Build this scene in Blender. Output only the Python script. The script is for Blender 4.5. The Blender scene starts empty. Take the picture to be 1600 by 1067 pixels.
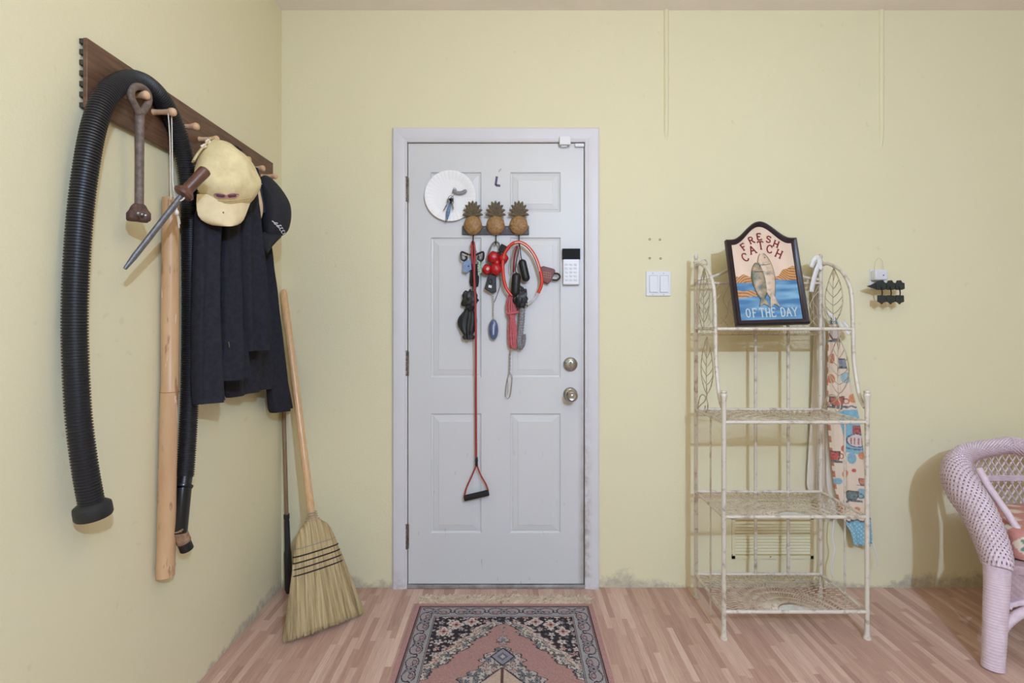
import bpy, bmesh, math, random
import numpy as np
from mathutils import Vector, Matrix, noise as mnoise
from mathutils.bvhtree import BVHTree

random.seed(7)
SC = bpy.context.scene
COL = SC.collection
PI = math.pi

# ------------------------------------------------------------------ camera, world, light
CAMY, CAMZ, F = -2.367, 1.216, 800.0          # focal length in pixels of a 1600 wide frame
HORIZON = 507.0
cam_d = bpy.data.cameras.new('camera'); cam = bpy.data.objects.new('camera', cam_d); COL.objects.link(cam)
cam.location = (0, CAMY, CAMZ); cam.rotation_euler = (PI/2, 0, 0)
cam_d.sensor_width = 36; cam_d.lens = 18; cam_d.shift_y = -26.5/1600; cam_d.clip_start = .02
SC.camera = cam
w = bpy.data.worlds.new('world'); SC.world = w; w.use_nodes = True
w.node_tree.nodes['Background'].inputs[0].default_value = (1.0, .82, .34, 1)
w.node_tree.nodes['Background'].inputs[1].default_value = .36
ld = bpy.data.lights.new('flash', 'POINT'); ld.energy = 208; ld.color = (.525, .71, 1.0); ld.shadow_soft_size = .035
lo = bpy.data.objects.new('flash', ld); lo.location = (.88, -3.5, 2.26); COL.objects.link(lo)
la = bpy.data.lights.new('upper_fill', 'POINT'); la.shadow_soft_size = .28; la.energy = 13; la.color = (1.0, .84, .50)  # unseen warm fill, added to brighten the upper walls
lc = bpy.data.objects.new('upper_fill', la); lc.location = (.35, -1.7, 2.38); COL.objects.link(lc)
SC.view_settings.view_transform = 'Standard'; SC.view_settings.look = 'None'
SC.view_settings.gamma = 1; SC.view_settings.use_curve_mapping = False
SC.view_settings.exposure = .05

# ------------------------------------------------------------------ measuring helpers
def P(px, py, Y):
    D = Y - CAMY
    return Vector(((px-800)*D/F, Y, CAMZ-(py-HORIZON)*D/F))
def Q(px, py, h=0.0):                 # a point h in front of the back wall
    return P(px, py, -h)
def LW(px, py, X):                    # a point on a plane of constant X (left wall side)
    D = F*X/(px-800)
    return Vector((X, D+CAMY, CAMZ-(py-HORIZON)*D/F))
def ONP(px, py, p0, n):               # a point on a slanted plane
    d = Vector(((px-800)/F, 1, -(py-HORIZON)/F)); o = Vector((0, CAMY, CAMZ))
    t = (p0-o).dot(n)/d.dot(n)
    return o+d*t
def lin(c):
    return tuple(((x/255)/12.92 if x <= 10.3 else ((x/255+.055)/1.055)**2.4) for x in c)

# ------------------------------------------------------------------ materials
MATS = {}
class NT:
    def __init__(s, name):
        s.m = bpy.data.materials.new(name); s.m.use_nodes = True; s.t = s.m.node_tree; s.n = s.t.nodes
        s.b = s.n['Principled BSDF']
    def add(s, typ, ins=None, **kw):
        x = s.n.new(typ)
        for k, v in kw.items(): setattr(x, k, v)
        for k, v in (ins or {}).items():
            if isinstance(v, tuple) and len(v) == 2 and hasattr(v[0], 'outputs'): s.t.links.new(v[0].outputs[v[1]], x.inputs[k])
            elif hasattr(v, 'outputs'): s.t.links.new(v.outputs[0], x.inputs[k])
            else: x.inputs[k].default_value = v
        return x
    def math(s, op, a, b=None, c=None):
        ins = {0: a}
        if b is not None: ins[1] = b
        if c is not None: ins[2] = c
        return s.add('ShaderNodeMath', ins, operation=op)
    def mix(s, f, a, b, mode='MIX'):
        x = s.add('ShaderNodeMix', data_type='RGBA', blend_type=mode)
        for i, v in ((0, f), (6, a), (7, b)):
            if isinstance(v, tuple) and len(v) == 2 and hasattr(v[0], 'outputs'): s.t.links.new(v[0].outputs[v[1]], x.inputs[i])
            elif hasattr(v, 'outputs'): s.t.links.new(v.outputs[0], x.inputs[i])
            else: x.inputs[i].default_value = v
        return (x, 2)
    def ramp(s, f, stops):
        r = s.add('ShaderNodeValToRGB', {0: f}); e = r.color_ramp.elements
        while len(e) < len(stops): e.new(.5)
        for k, (p, c) in enumerate(stops): e[k].position = p; e[k].color = c
        return r
    def set(s, k, v):
        if isinstance(v, tuple) and len(v) == 2 and hasattr(v[0], 'outputs'): s.t.links.new(v[0].outputs[v[1]], s.b.inputs[k])
        elif hasattr(v, 'outputs'): s.t.links.new(v.outputs[0], s.b.inputs[k])
        else: s.b.inputs[k].default_value = v
    def bump(s, h, strength=.2, dist=.002):
        b = s.add('ShaderNodeBump', {'Height': h, 'Strength': strength, 'Distance': dist}); s.set('Normal', (b, 0))

def rgba(c): return lin(c)+(1,)
def mat(name, c, c2=None, scale=30, rough=.6, metal=0, bump=0, bscale=300, stretch=(1,1,1), thr=(.35,.65), attr=None, spec=.5, extra=None):
    if name in MATS: return MATS[name]
    t = NT(name)
    pos = t.add('ShaderNodeTexCoord')
    mp = t.add('ShaderNodeMapping', {0: (pos, 3)}); mp.inputs['Scale'].default_value = stretch
    col = None
    if attr:
        a = t.add('ShaderNodeAttribute', attribute_name=attr); base = (a, 0)
        if c2: 
            nz = t.add('ShaderNodeTexNoise', {0: mp, 'Scale': scale, 'Detail': 4.0})
            base = t.mix(t.math('MULTIPLY', nz, .35), base, rgba(c2))
        t.set('Base Color', base)
    elif c2:
        nz = t.add('ShaderNodeTexNoise', {0: mp, 'Scale': scale, 'Detail': 5.0, 'Roughness': .65})
        r = t.ramp(nz, [(thr[0], rgba(c)), (thr[1], rgba(c2))]); t.set('Base Color', (r, 0))
    else: t.set('Base Color', rgba(c))
    t.set('Roughness', rough); t.set('Metallic', metal); t.set('Specular IOR Level', spec)
    if bump:
        nb = t.add('ShaderNodeTexNoise', {0: mp, 'Scale': bscale, 'Detail': 3.0}); t.bump((nb, 0), bump)
    for k, v in (extra or {}).items(): t.set(k, v)
    MATS[name] = t.m
    return t.m

WALLC, WALLC2 = (229, 221, 188), (225, 217, 182)
def wall_mat(name, dirt=True):
    t = NT(name)
    g = t.add('ShaderNodeNewGeometry'); sep = t.add('ShaderNodeSeparateXYZ', {0: (g, 0)})
    n1 = t.add('ShaderNodeTexNoise', {0: (g, 0), 'Scale': 1.6, 'Detail': 3.0})
    base = t.mix(t.math('MULTIPLY', n1, .9), rgba(WALLC), rgba(WALLC2))
    # scuffs: small sparse marks
    n3 = t.add('ShaderNodeTexNoise', {0: (g, 0), 'Scale': 24.0, 'Detail': 2.0})
    sp = t.ramp(n3, [(.70, (0,0,0,1)), (.78, (1,1,1,1))])
    base = t.mix(t.math('MULTIPLY', (sp, 0), .13), base, rgba((150, 135, 105)))
    if dirt:
        n2 = t.add('ShaderNodeTexNoise', {0: (g, 0), 'Scale': 3.1, 'Detail': 6.0, 'Roughness': .7})
        n4 = t.add('ShaderNodeTexNoise', {0: (g, 0), 'Scale': 26.0, 'Detail': 5.0, 'Roughness': .75})
        n5 = t.add('ShaderNodeTexNoise', {0: (g, 0), 'Scale': 34.0, 'Detail': 6.0, 'Roughness': .7})
        h = t.math('ADD', t.math('MULTIPLY', t.math('SUBTRACT', (n2, 0), .36), .27), t.math('MULTIPLY', t.math('SUBTRACT', (n4, 0), .5), .06))
        right = t.math('MULTIPLY', t.math('SMOOTH_MAX', t.math('SUBTRACT', (sep, 0), 1.75), 0.0, .2), .13)
        h = t.math('ADD', h, right)
        m = t.math('MULTIPLY', t.math('SUBTRACT', h, (sep, 2)), 32.0)
        m = t.add('ShaderNodeClamp', {0: m})
        pt = t.ramp((n5, 0), [(.30, (.35,.35,.35,1)), (.66, (1,1,1,1))])
        base = t.mix(t.math('MULTIPLY', t.math('MULTIPLY', m, (pt, 0)), .72), base, rgba((146, 136, 136)))
    t.set('Base Color', base); t.set('Roughness', .62); t.set('Specular IOR Level', .3)
    nb = t.add('ShaderNodeTexNoise', {0: (g, 0), 'Scale': 130.0, 'Detail': 3.0, 'Roughness': .6})
    t.bump((nb, 0), .28, .004)
    return t.m

def floor_mat():
    t = NT('laminate')
    g = t.add('ShaderNodeNewGeometry'); sep = t.add('ShaderNodeSeparateXYZ', {0: (g, 0)})
    cx = t.math('FLOOR', t.math('DIVIDE', (sep, 0), .0238))
    wn = t.add('ShaderNodeTexWhiteNoise', {'W': cx}, noise_dimensions='1D')
    yy = t.math('FLOOR', t.math('ADD', t.math('DIVIDE', (sep, 1), .31), t.math('MULTIPLY', (wn, 0), 7.0)))
    cv = t.add('ShaderNodeCombineXYZ', {0: cx, 1: yy})
    w2 = t.add('ShaderNodeTexWhiteNoise', {0: cv}, noise_dimensions='3D')
    col = t.ramp((w2, 0), [(0, rgba((178, 142, 126))), (.3, rgba((191, 155, 139))), (.7, rgba((201, 167, 150))), (1, rgba((219, 189, 172)))])
    mp = t.add('ShaderNodeMapping', {0: (g, 0)}); mp.inputs['Scale'].default_value = (95, 3.6, 1)
    gn = t.add('ShaderNodeTexNoise', {0: mp, 'Scale': 2.6, 'Detail': 6.0, 'Roughness': .62})
    gr = t.ramp((gn, 0), [(.3, (.76, .71, .69, 1)), (.70, (1.10, 1.10, 1.10, 1))])
    base = t.mix(.85, (col, 0), (gr, 0), 'MULTIPLY')
    # printed dark seam between strips
    fx = t.math('FRACT', t.math('DIVIDE', (sep, 0), .0238))
    e = t.math('LESS_THAN', fx, .035)
    base = t.mix(t.math('MULTIPLY', e, .22), base, rgba((110, 75, 62)))
    t.set('Base Color', base); t.set('Roughness', .42); t.set('Specular IOR Level', .4)
    t.bump((gn, 0), .05, .001)
    return t.m

# ------------------------------------------------------------------ mesh builder
ORG = {}
class MB:
    def __init__(s): s.v = []; s.f = []; s.c = None
    def quadgrid(s, rows, closed_u=False, closed_v=False):
        b = len(s.v); nv = len(rows); nu = len(rows[0])
        for r in rows: s.v.extend(tuple(p) for p in r)
        for j in range(nv if closed_v else nv-1):
            for i in range(nu if closed_u else nu-1):
                i2 = (i+1) % nu; j2 = (j+1) % nv
                s.f.append((b+j*nu+i, b+j*nu+i2, b+j2*nu+i2, b+j2*nu+i))
        return b
    def loft(s, rings, cap=True, closed=False):
        b = s.quadgrid(rings, closed_u=True, closed_v=closed); n = len(rings[0])
        if cap and not closed:
            s.f.append(tuple(b+i for i in reversed(range(n))))
            e = b+(len(rings)-1)*n; s.f.append(tuple(e+i for i in range(n)))
        return s
    def tube(s, path, r, n=8, cap=True, closed=False, flat=1.0, up=None):
        pts = [Vector(p) for p in path]; m = len(pts)
        rr = r if isinstance(r, (list, tuple)) else [r]*m
        rings = []; prev = None
        for i, p in enumerate(pts):
            if closed: t = pts[(i+1) % m]-pts[i-1]
            else: t = pts[min(i+1, m-1)]-pts[max(i-1, 0)]
            t = t.normalized() if t.length > 1e-9 else Vector((0,0,1))
            if prev is None:
                a = Vector(up) if up is not None else (Vector((0,0,1)) if abs(t.z) < .9 else Vector((1,0,0)))
                x = (a-t*a.dot(t)).normalized()
            else: x = (prev-t*prev.dot(t)).normalized()
            prev = x; y = t.cross(x)
            rings.append([p+(x*math.cos(2*PI*k/n)+y*(math.sin(2*PI*k/n)*flat))*rr[i] for k in range(n)])
        s.loft(rings, cap, closed); return s
    def lathe(s, prof, o, axis, n=24, cap=True):
        o = Vector(o); ax = Vector(axis).normalized()
        a = Vector((0,0,1)) if abs(ax.z) < .9 else Vector((1,0,0))
        x = (a-ax*a.dot(ax)).normalized(); y = ax.cross(x)
        s.loft([[o+ax*h+(x*math.cos(2*PI*k/n)+y*math.sin(2*PI*k/n))*max(r, 1e-5) for k in range(n)] for r, h in prof], cap); return s
    def box(s, c, size, R=None):
        c = Vector(c); hx, hy, hz = [d/2 for d in size]; b = len(s.v)
        for x, y, z in ((-1,-1,-1),(1,-1,-1),(1,1,-1),(-1,1,-1),(-1,-1,1),(1,-1,1),(1,1,1),(-1,1,1)):
            p = Vector((x*hx, y*hy, z*hz))
            if R: p = R @ p
            s.v.append(tuple(c+p))
        for f in ((3,2,1,0),(4,5,6,7),(0,1,5,4),(1,2,6,5),(2,3,7,6),(3,0,4,7)): s.f.append(tuple(b+i for i in f))
        return s
    def bx(s, x0, x1, y0, y1, z0, z1): return s.box(((x0+x1)/2, (y0+y1)/2, (z0+z1)/2), (abs(x1-x0), abs(y1-y0), abs(z1-z0)))
    def prism(s, pts, d):                       # closed outline of 3D points, pushed by d
        d = Vector(d); b = len(s.v); n = len(pts)
        for p in pts: s.v.append(tuple(p))
        for p in pts: s.v.append(tuple(Vector(p)+d))
        s.f.append(tuple(b+i for i in range(n))); s.f.append(tuple(b+n+i for i in reversed(range(n))))
        for i in range(n):
            j = (i+1) % n; s.f.append((b+j, b+i, b+n+i, b+n+j))
        return s
    def ell(s, c, r, R=None, nu=16, nv=10, wob=0, seed=0, fr=3.0):
        c = Vector(c); rings = []
        for j in range(nv+1):
            th = PI*j/nv; ring = []
            for i in range(nu):
                ph = 2*PI*i/nu
                d = Vector((math.sin(th)*math.cos(ph), math.sin(th)*math.sin(ph), math.cos(th)))
                k = 1+(wob*mnoise.noise(d*fr+Vector((seed*3.7, seed, 0))) if wob else 0)
                p = Vector((d.x*r[0], d.y*r[1], d.z*r[2]))*k
                if R: p = R @ p
                ring.append(c+p)
            rings.append(ring)
        s.loft(rings, True); return s
    def pillow(s, pts, n, hf, hb=.005, rings=8, wob=0, seed=0, fr=14, ctr=None):
        n = Vector(n).normalized(); pts = [Vector(p) for p in pts]
        c = Vector(ctr) if ctr else sum(pts, Vector())/len(pts)
        rs = []
        seq = [(math.sin(PI/2*k/rings), hf*math.cos(PI/2*k/rings)) for k in range(rings+1)]
        seq[0] = (.02, hf)
        for k, h in seq:
            ring = []
            for p in pts:
                q = c+(p-c)*k
                wv = wob*mnoise.noise(q*fr+Vector((seed, 0, seed)))*(1 if k < 1 else .3) if wob else 0
                ring.append(q+n*(h+wv))
            rs.append(ring)
        rs.append([c+(p-c)*.85-n*hb for p in pts]); rs.append([c+(p-c)*.02-n*hb for p in pts])
        s.loft(rs, True); return s
    def ribbon(s, pts, wdt, nrm, off=0.0):
        nrm = Vector(nrm).normalized(); pts = [Vector(p)+nrm*off for p in pts]; L = []; Rr = []
        for i in range(len(pts)):
            t = pts[min(i+1, len(pts)-1)]-pts[max(i-1, 0)]; sd = t.cross(nrm).normalized()*(wdt/2)
            L.append(pts[i]+sd); Rr.append(pts[i]-sd)
        s.quadgrid([L, Rr]); return s
    def bvh(s): return BVHTree.FromPolygons([Vector(v) for v in s.v], s.f)

def mesh_of(mb, name, m, org, smooth=True, ang=40):
    me = bpy.data.meshes.new(name)
    o = Vector(org)
    me.from_pydata([tuple(Vector(v)-o) for v in mb.v], [], mb.f)
    me.update()
    bm = bmesh.new(); bm.from_mesh(me); bmesh.ops.recalc_face_normals(bm, faces=bm.faces); bm.to_mesh(me); bm.free()
    if mb.c is not None:
        a = me.color_attributes.new('paint', 'FLOAT_COLOR', 'POINT')
        a.data.foreach_set('color', np.asarray(mb.c, dtype=np.float32).ravel())
    if smooth:
        me.polygons.foreach_set('use_smooth', [True]*len(me.polygons)); me.set_sharp_from_angle(angle=math.radians(ang))
    me.materials.append(m)
    return me
def tag(o, label=None, cat=None, group=None, kind=None):
    if label: o['label'] = label
    if cat: o['category'] = cat
    if group: o['group'] = group
    if kind: o['kind'] = kind
    return o
def thing(name, label, cat, loc, group=None):
    o = bpy.data.objects.new(name, None); COL.objects.link(o); o.location = loc; o.empty_display_size = .05
    ORG[o.name] = Vector(loc); return tag(o, label, cat, group)
def part(mb, name, m, parent, label=None, kind=None, bevel=0, smooth=True, ang=40):
    org = ORG[parent.name]
    o = bpy.data.objects.new(name, mesh_of(mb, name, m, org, smooth, ang)); COL.objects.link(o); o.parent = parent
    ORG[o.name] = org
    if bevel:
        b = o.modifiers.new('bevel', 'BEVEL'); b.width = bevel; b.segments = 2; b.limit_method = 'ANGLE'
    return tag(o, label, kind=kind)
def solo(mb, name, m, label=None, cat=None, group=None, kind=None, bevel=0, smooth=True, ang=40, loc=None):
    if loc is None:
        a = np.array([tuple(v) for v in mb.v]); loc = ((a[:,0].min()+a[:,0].max())/2, (a[:,1].min()+a[:,1].max())/2, a[:,2].min())
    o = bpy.data.objects.new(name, mesh_of(mb, name, m, loc, smooth, ang)); COL.objects.link(o); o.location = loc
    ORG[o.name] = Vector(loc)
    if bevel:
        b = o.modifiers.new('bevel', 'BEVEL'); b.width = bevel; b.segments = 2; b.limit_method = 'ANGLE'
    return tag(o, label, cat, group, kind)
def spline(pts, n):                              # Catmull-Rom through points
    P_ = [Vector(p) for p in pts]; out = []; m = len(P_)
    for k in range(n):
        t = k/(n-1)*(m-1); i = min(int(t), m-2); u = t-i
        a, b, c, d = P_[max(i-1,0)], P_[i], P_[i+1], P_[min(i+2,m-1)]
        out.append(.5*((2*b)+(-a+c)*u+(2*a-5*b+4*c-d)*u*u+(-a+3*b-3*c+d)*u**3))
    return out
def frame(n, up=(0,0,1)):
    n = Vector(n).normalized(); up = Vector(up); r = up.cross(n).normalized(); u = n.cross(r)
    return Matrix((r, u, n)).transposed()
def chain(mb, path, link, r, n=6):
    pts = [Vector(p) for p in path]; acc = [0]
    for a, b in zip(pts, pts[1:]): acc.append(acc[-1]+(b-a).length)
    k = max(1, int(acc[-1]/(link*.72)))
    def at(sv):
        for i in range(len(pts)-1):
            if sv <= acc[i+1] or i == len(pts)-2:
                return pts[i]+(pts[i+1]-pts[i])*((sv-acc[i])/max(1e-9, acc[i+1]-acc[i])), (pts[i+1]-pts[i]).normalized()
    for i in range(k):
        c, t = at((i+.5)*acc[-1]/k)
        a = Vector((0,1,0)) if i % 2 else Vector((1,0,0)); sd = (a-t*a.dot(t)).normalized()
        mb.tube([c+t*(math.cos(2*PI*j/10)*link/2)+sd*(math.sin(2*PI*j/10)*link*.3) for j in range(10)], r, n=n, closed=True)

# ------------------------------------------------------------------ lettering from strokes
GL = {
 'F': [[(.15,0),(.15,1)],[(.15,1),(.85,1)],[(.15,.52),(.65,.52)]], 'E': [[(.15,0),(.15,1)],[(.15,1),(.85,1)],[(.15,.52),(.65,.52)],[(.15,0),(.88,0)]],
 'R': [[(.15,0),(.15,1)],[(.15,1),(.6,1),(.8,.88),(.8,.64),(.6,.52),(.15,.52)],[(.5,.52),(.9,0)]],
 'S': [[(.85,.82),(.7,.97),(.4,1),(.17,.86),(.2,.64),(.5,.52),(.8,.4),(.85,.16),(.6,0),(.3,.02),(.12,.2)]],
 'H': [[(.15,0),(.15,1)],[(.85,0),(.85,1)],[(.15,.5),(.85,.5)]], 'C': [[(.88,.8),(.72,.96),(.5,1),(.25,.88),(.12,.6),(.14,.35),(.3,.08),(.55,0),(.75,.05),(.9,.22)]],
 'A': [[(.05,0),(.5,1)],[(.5,1),(.95,0)],[(.24,.38),(.76,.38)]], 'T': [[(.5,0),(.5,1)],[(.05,1),(.95,1)]],
 'O': [[(.5,1),(.22,.88),(.1,.5),(.22,.12),(.5,0),(.78,.12),(.9,.5),(.78,.88),(.5,1)]], 'D': [[(.15,0),(.15,1)],[(.15,1),(.5,1),(.78,.85),(.88,.5),(.78,.15),(.5,0),(.15,0)]],
 'Y': [[(.05,1),(.5,.5)],[(.95,1),(.5,.5)],[(.5,.5),(.5,0)]], 'L': [[(.2,0),(.2,1)],[(.2,0),(.8,0)]] }
SERIF = {'F': [(.15,0),(.15,1)], 'E': [], 'R': [(.15,0),(.9,0)], 'H': [(.15,0),(.15,1),(.85,0),(.85,1)], 'A': [(.05,0),(.95,0)], 'T': [(.5,0)], 'Y': [(.5,0),(.05,1),(.95,1)]}
def glyph(mb, ch, c, R, wd, ht, st, rot=0, serif=True, th=.0012):
    """c centre, R columns = right, up, normal"""
    ca, sa = math.cos(rot), math.sin(rot)
    def tp(q):
        x, y = (q[0]-.5)*wd, (q[1]-.5)*ht
        return Vector(c)+R @ Vector((x*ca-y*sa, x*sa+y*ca, 0))
    n = R @ Vector((0,0,1))
    lines = [list(l) for l in GL[ch]]
    if serif:
        for x, y in SERIF.get(ch, []): lines.append([(x-.17, y), (x+.17, y)])
        if ch in 'FET': 
            for x in ((.85,) if ch != 'T' else (.05, .95)): lines.append([(x, 1.0), (x, .82)])
        if ch == 'E': lines.append([(.88, 0), (.88, .2)])
        if ch == 'C': lines.append([(.9, .95), (.86, .68)])
        if ch == 'S': lines.append([(.86, .98), (.83, .72)])
    for li, l in enumerate(lines):
        pts = [tp(q) for q in l]
        mb.ribbon(pts, st if li < len(GL[ch]) else st*.6, n, th)
    return mb

# ------------------------------------------------------------------ common materials
M_wall = wall_mat('painted_wall'); M_wall_left = wall_mat('painted_wall_left')
M_floor = floor_mat()
M_ceil = mat('ceiling_paint', (250, 244, 240), (244, 238, 234), 3, .8)
M_trim = mat('white_trim', (218, 217, 222), (208, 206, 212), 6, .45, bump=.08, bscale=60)
M_door = mat('white_door', (226, 225, 230), (219, 218, 224), 5, .42, bump=.06, bscale=80)
M_black = mat('black_plastic', (26, 26, 28), rough=.42)
M_matte = mat('black_matte', (24, 24, 26), (34, 33, 36), 40, .8, bump=.3)
M_chrome = mat('brushed_chrome', (190, 188, 184), (165, 162, 158), 60, .28, 1)
M_white = mat('white_plastic', (222, 222, 228), rough=.35)
M_peg = mat('peg_wood', (222, 184, 148), (206, 164, 126), 40, .5, stretch=(6,1,1))
M_darkwood = mat('dark_wood', (116, 84, 64), (88, 61, 46), 12, .5, stretch=(1,.9,9), bump=.08, bscale=60)
M_rope = mat('white_cord', (232, 226, 214), (214, 206, 192), 300, .9)
M_red = mat('red_plastic', (172, 20, 28), rough=.35)

# ------------------------------------------------------------------ the room
WX = -1.065                                   # left wall
CZ = 2.668                                    # ceiling
DX0, DX1, DZ0, DZ1 = -.4795, .3315, .018, 2.0525
ox0, ox1, oz1 = DX0-.004, DX1+.004, DZ1+.004
b = MB(); b.bx(WX-.12, ox0, 0, .05, -.1, CZ+.1); b.bx(ox1, 4.2, 0, .05, -.1, CZ+.1); b.bx(ox0, ox1, 0, .05, oz1, CZ+.1); b.bx(WX-.12, 4.2, .05, .12, -.1, CZ+.1)
wall_back = solo(b, 'wall_back', M_wall, kind='structure', loc=(0,0,0), smooth=False)
b = MB(); b.bx(WX-.12, WX, -4.6, 0, -.1, CZ+.1)
solo(b, 'wall_left', M_wall_left, kind='structure', loc=(WX,0,0), smooth=False)
b = MB(); b.bx(WX-.12, 4.2, -4.6, .12, CZ, CZ+.1); solo(b, 'ceiling', M_ceil, kind='structure', loc=(0,0,CZ), smooth=False)
b = MB(); b.bx(WX-.12, 4.2, -4.6, .12, -.1, -.009); floor = solo(b, 'floor', mat('subfloor', (70, 50, 40)), kind='structure', loc=(0,0,0), smooth=False)
PW, PL = .1902, 1.22
pm = MB(); pm.bx(.0002, PW-.0002, .0003, PL-.0003, -.009, 0)
pme = mesh_of(pm, 'plank', M_floor, (0,0,0), smooth=False)
for i in range(25):
    off = (i*.47) % 1*PL; ends = [0.0] + ([-off] if off > .02 else [])
    while ends[-1] > -4.6: ends.append(ends[-1]-PL)
    for y1, y0 in zip(ends, ends[1:]):
        o = bpy.data.objects.new('plank', pme); COL.objects.link(o); o.parent = floor
        o.location = (WX+i*PW, y0, 0); o.scale = (1, (y1-y0)/PL, 1)

# door casing, mitred
PROF = [(0,0),(0,.009),(.005,.012),(.011,.0115),(.017,.014),(.05,.017),(.06,.0165),(.066,.012),(.066,0)]
def casing(name, a, bb, inward_a, inward_b):
    """strip from a to bb (x,z), offset outwards along given corner vectors"""
    mb = MB(); rings = []
    for p, o in ((a, inward_a), (bb, inward_b)):
        rings.append([Vector((p[0]+o[0]*d, -h, p[1]+o[1]*d)) for d, h in PROF])
    mb.loft(rings); return solo(mb, name, M_trim, kind='structure', ang=25)
cx0, cx1, cz1 = -.4835, .3355, 2.056
def trim_mat():
    t = NT('casing_paint'); g = t.add('ShaderNodeNewGeometry'); sep = t.add('ShaderNodeSeparateXYZ', {0: (g, 0)})
    n1 = t.add('ShaderNodeTexNoise', {0: (g, 0), 'Scale': 7.0, 'Detail': 4.0}); base = t.mix((n1, 0), rgba((219, 217, 222)), rgba((209, 206, 212)))
    a = t.add('ShaderNodeMapRange', {0: (sep, 0), 1: .372, 2: .338, 3: 0.0, 4: 1.0}); z = t.add('ShaderNodeMapRange', {0: (sep, 2), 1: 1.05, 2: .45, 3: 0.0, 4: 1.0})
    n2 = t.add('ShaderNodeTexNoise', {0: (g, 0), 'Scale': 14.0, 'Detail': 6.0, 'Roughness': .7}); r = t.ramp((n2, 0), [(.42, (0,0,0,1)), (.66, (1,1,1,1))])
    m = t.math('MULTIPLY', t.math('MULTIPLY', t.math('MULTIPLY', (a, 0), t.math('GREATER_THAN', (sep, 0), 0.0)), (z, 0)), (r, 0)); base = t.mix(t.math('MULTIPLY', m, .8), base, rgba((140, 112, 96)))
    z2 = t.add('ShaderNodeMapRange', {0: (sep, 2), 1: .09, 2: .0, 3: 0.0, 4: .7}); base = t.mix(t.math('MULTIPLY', (z2, 0), (r, 0)), base, rgba((150, 138, 128)))
    t.set('Base Color', base); t.set('Roughness', .45); return t.m
M_trim = trim_mat()
casing('trim_1', (cx0, 0), (cx0, cz1), (-1,0), (-1,1))
casing('trim_2', (cx1, 0), (cx1, cz1), (1,0), (1,1))
casing('trim_3', (cx0, cz1), (cx1, cz1), (-1,1), (1,1))
b = MB(); b.bx(ox0, ox1, -.012, .05, 0, .015); solo(b, 'trim_4', mat('threshold_metal', (168, 166, 166), (130, 126, 124), 20, .5, .3), kind='structure', bevel=.003)
# painted ridges running down from the ceiling
for k, px in enumerate((1041, 1377)):
    X = (px-800)*.002959; b = MB(); zb = 2.06 if k == 0 else 2.03
    b.tube([(X, .001, CZ), (X, .001, 2.36), (X+.001, .0, 2.352), (X, .001, 2.34), (X, .002, zb+.06), (X, .009, zb)], [.0115, .0115, .0128, .0115, .0115, .009], n=14)
    solo(b, 'trim_%d' % (5+k), M_wall, kind='structure')
# screw holes above the switch
hm = mat('hole_dark', (70, 58, 44), rough=.9)
for px, py in ((1015, 374), (1031, 374.5), (1015, 403.5), (1032, 404)):
    b = MB(); b.lathe([(.0046, -.001), (.0052, .0012), (.0032, .0012), (.003, -.004)], Q(px, py), (0,-1,0), 12); part(b, 'screw_anchor', hm, wall_back)

# ------------------------------------------------------------------ door
door = tag(thing('door_1', None, None, (0, 0, DZ0)), kind='structure')
PX = [(673, 752), (797, 876)]; PZ = [(269, 331), (371, 590), (646, 833)]
xs = [DX0]+[ (q-800)*.002959 for pr in PX for q in pr]+[DX1]
zs = [DZ0]+sorted(CAMZ-(q-HORIZON)*.002959 for pr in PZ for q in pr)+[DZ1]
yf = .001
b = MB()
for i in range(len(xs)-1):
    for j in range(len(zs)-1):
        if i in (1, 3) and j in (1, 3, 5): continue
        b.v += [(xs[i], yf, zs[j]), (xs[i+1], yf, zs[j]), (xs[i+1], yf, zs[j+1]), (xs[i], yf, zs[j+1])]
        n = len(b.v); b.f.append((n-4, n-3, n-2, n-1))
for x0, x1, z0, z1 in ((DX0, DX0, DZ0, DZ1), (DX1, DX1, DZ0, DZ1), (DX0, DX1, DZ0, DZ0), (DX0, DX1, DZ1, DZ1)):
    if x0 == x1: q = [(x0, yf, z0), (x0, .045, z0), (x0, .045, z1), (x0, yf, z1)]
    else: q = [(x0, yf, z0), (x1, yf, z0), (x1, .045, z0), (x0, .045, z0)]
    n = len(b.v); b.v += q; b.f.append((n, n+1, n+2, n+3))
n = len(b.v); b.v += [(DX0, .045, DZ0), (DX1, .045, DZ0), (DX1, .045, DZ1), (DX0, .045, DZ1)]; b.f.append((n, n+1, n+2, n+3))
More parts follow.
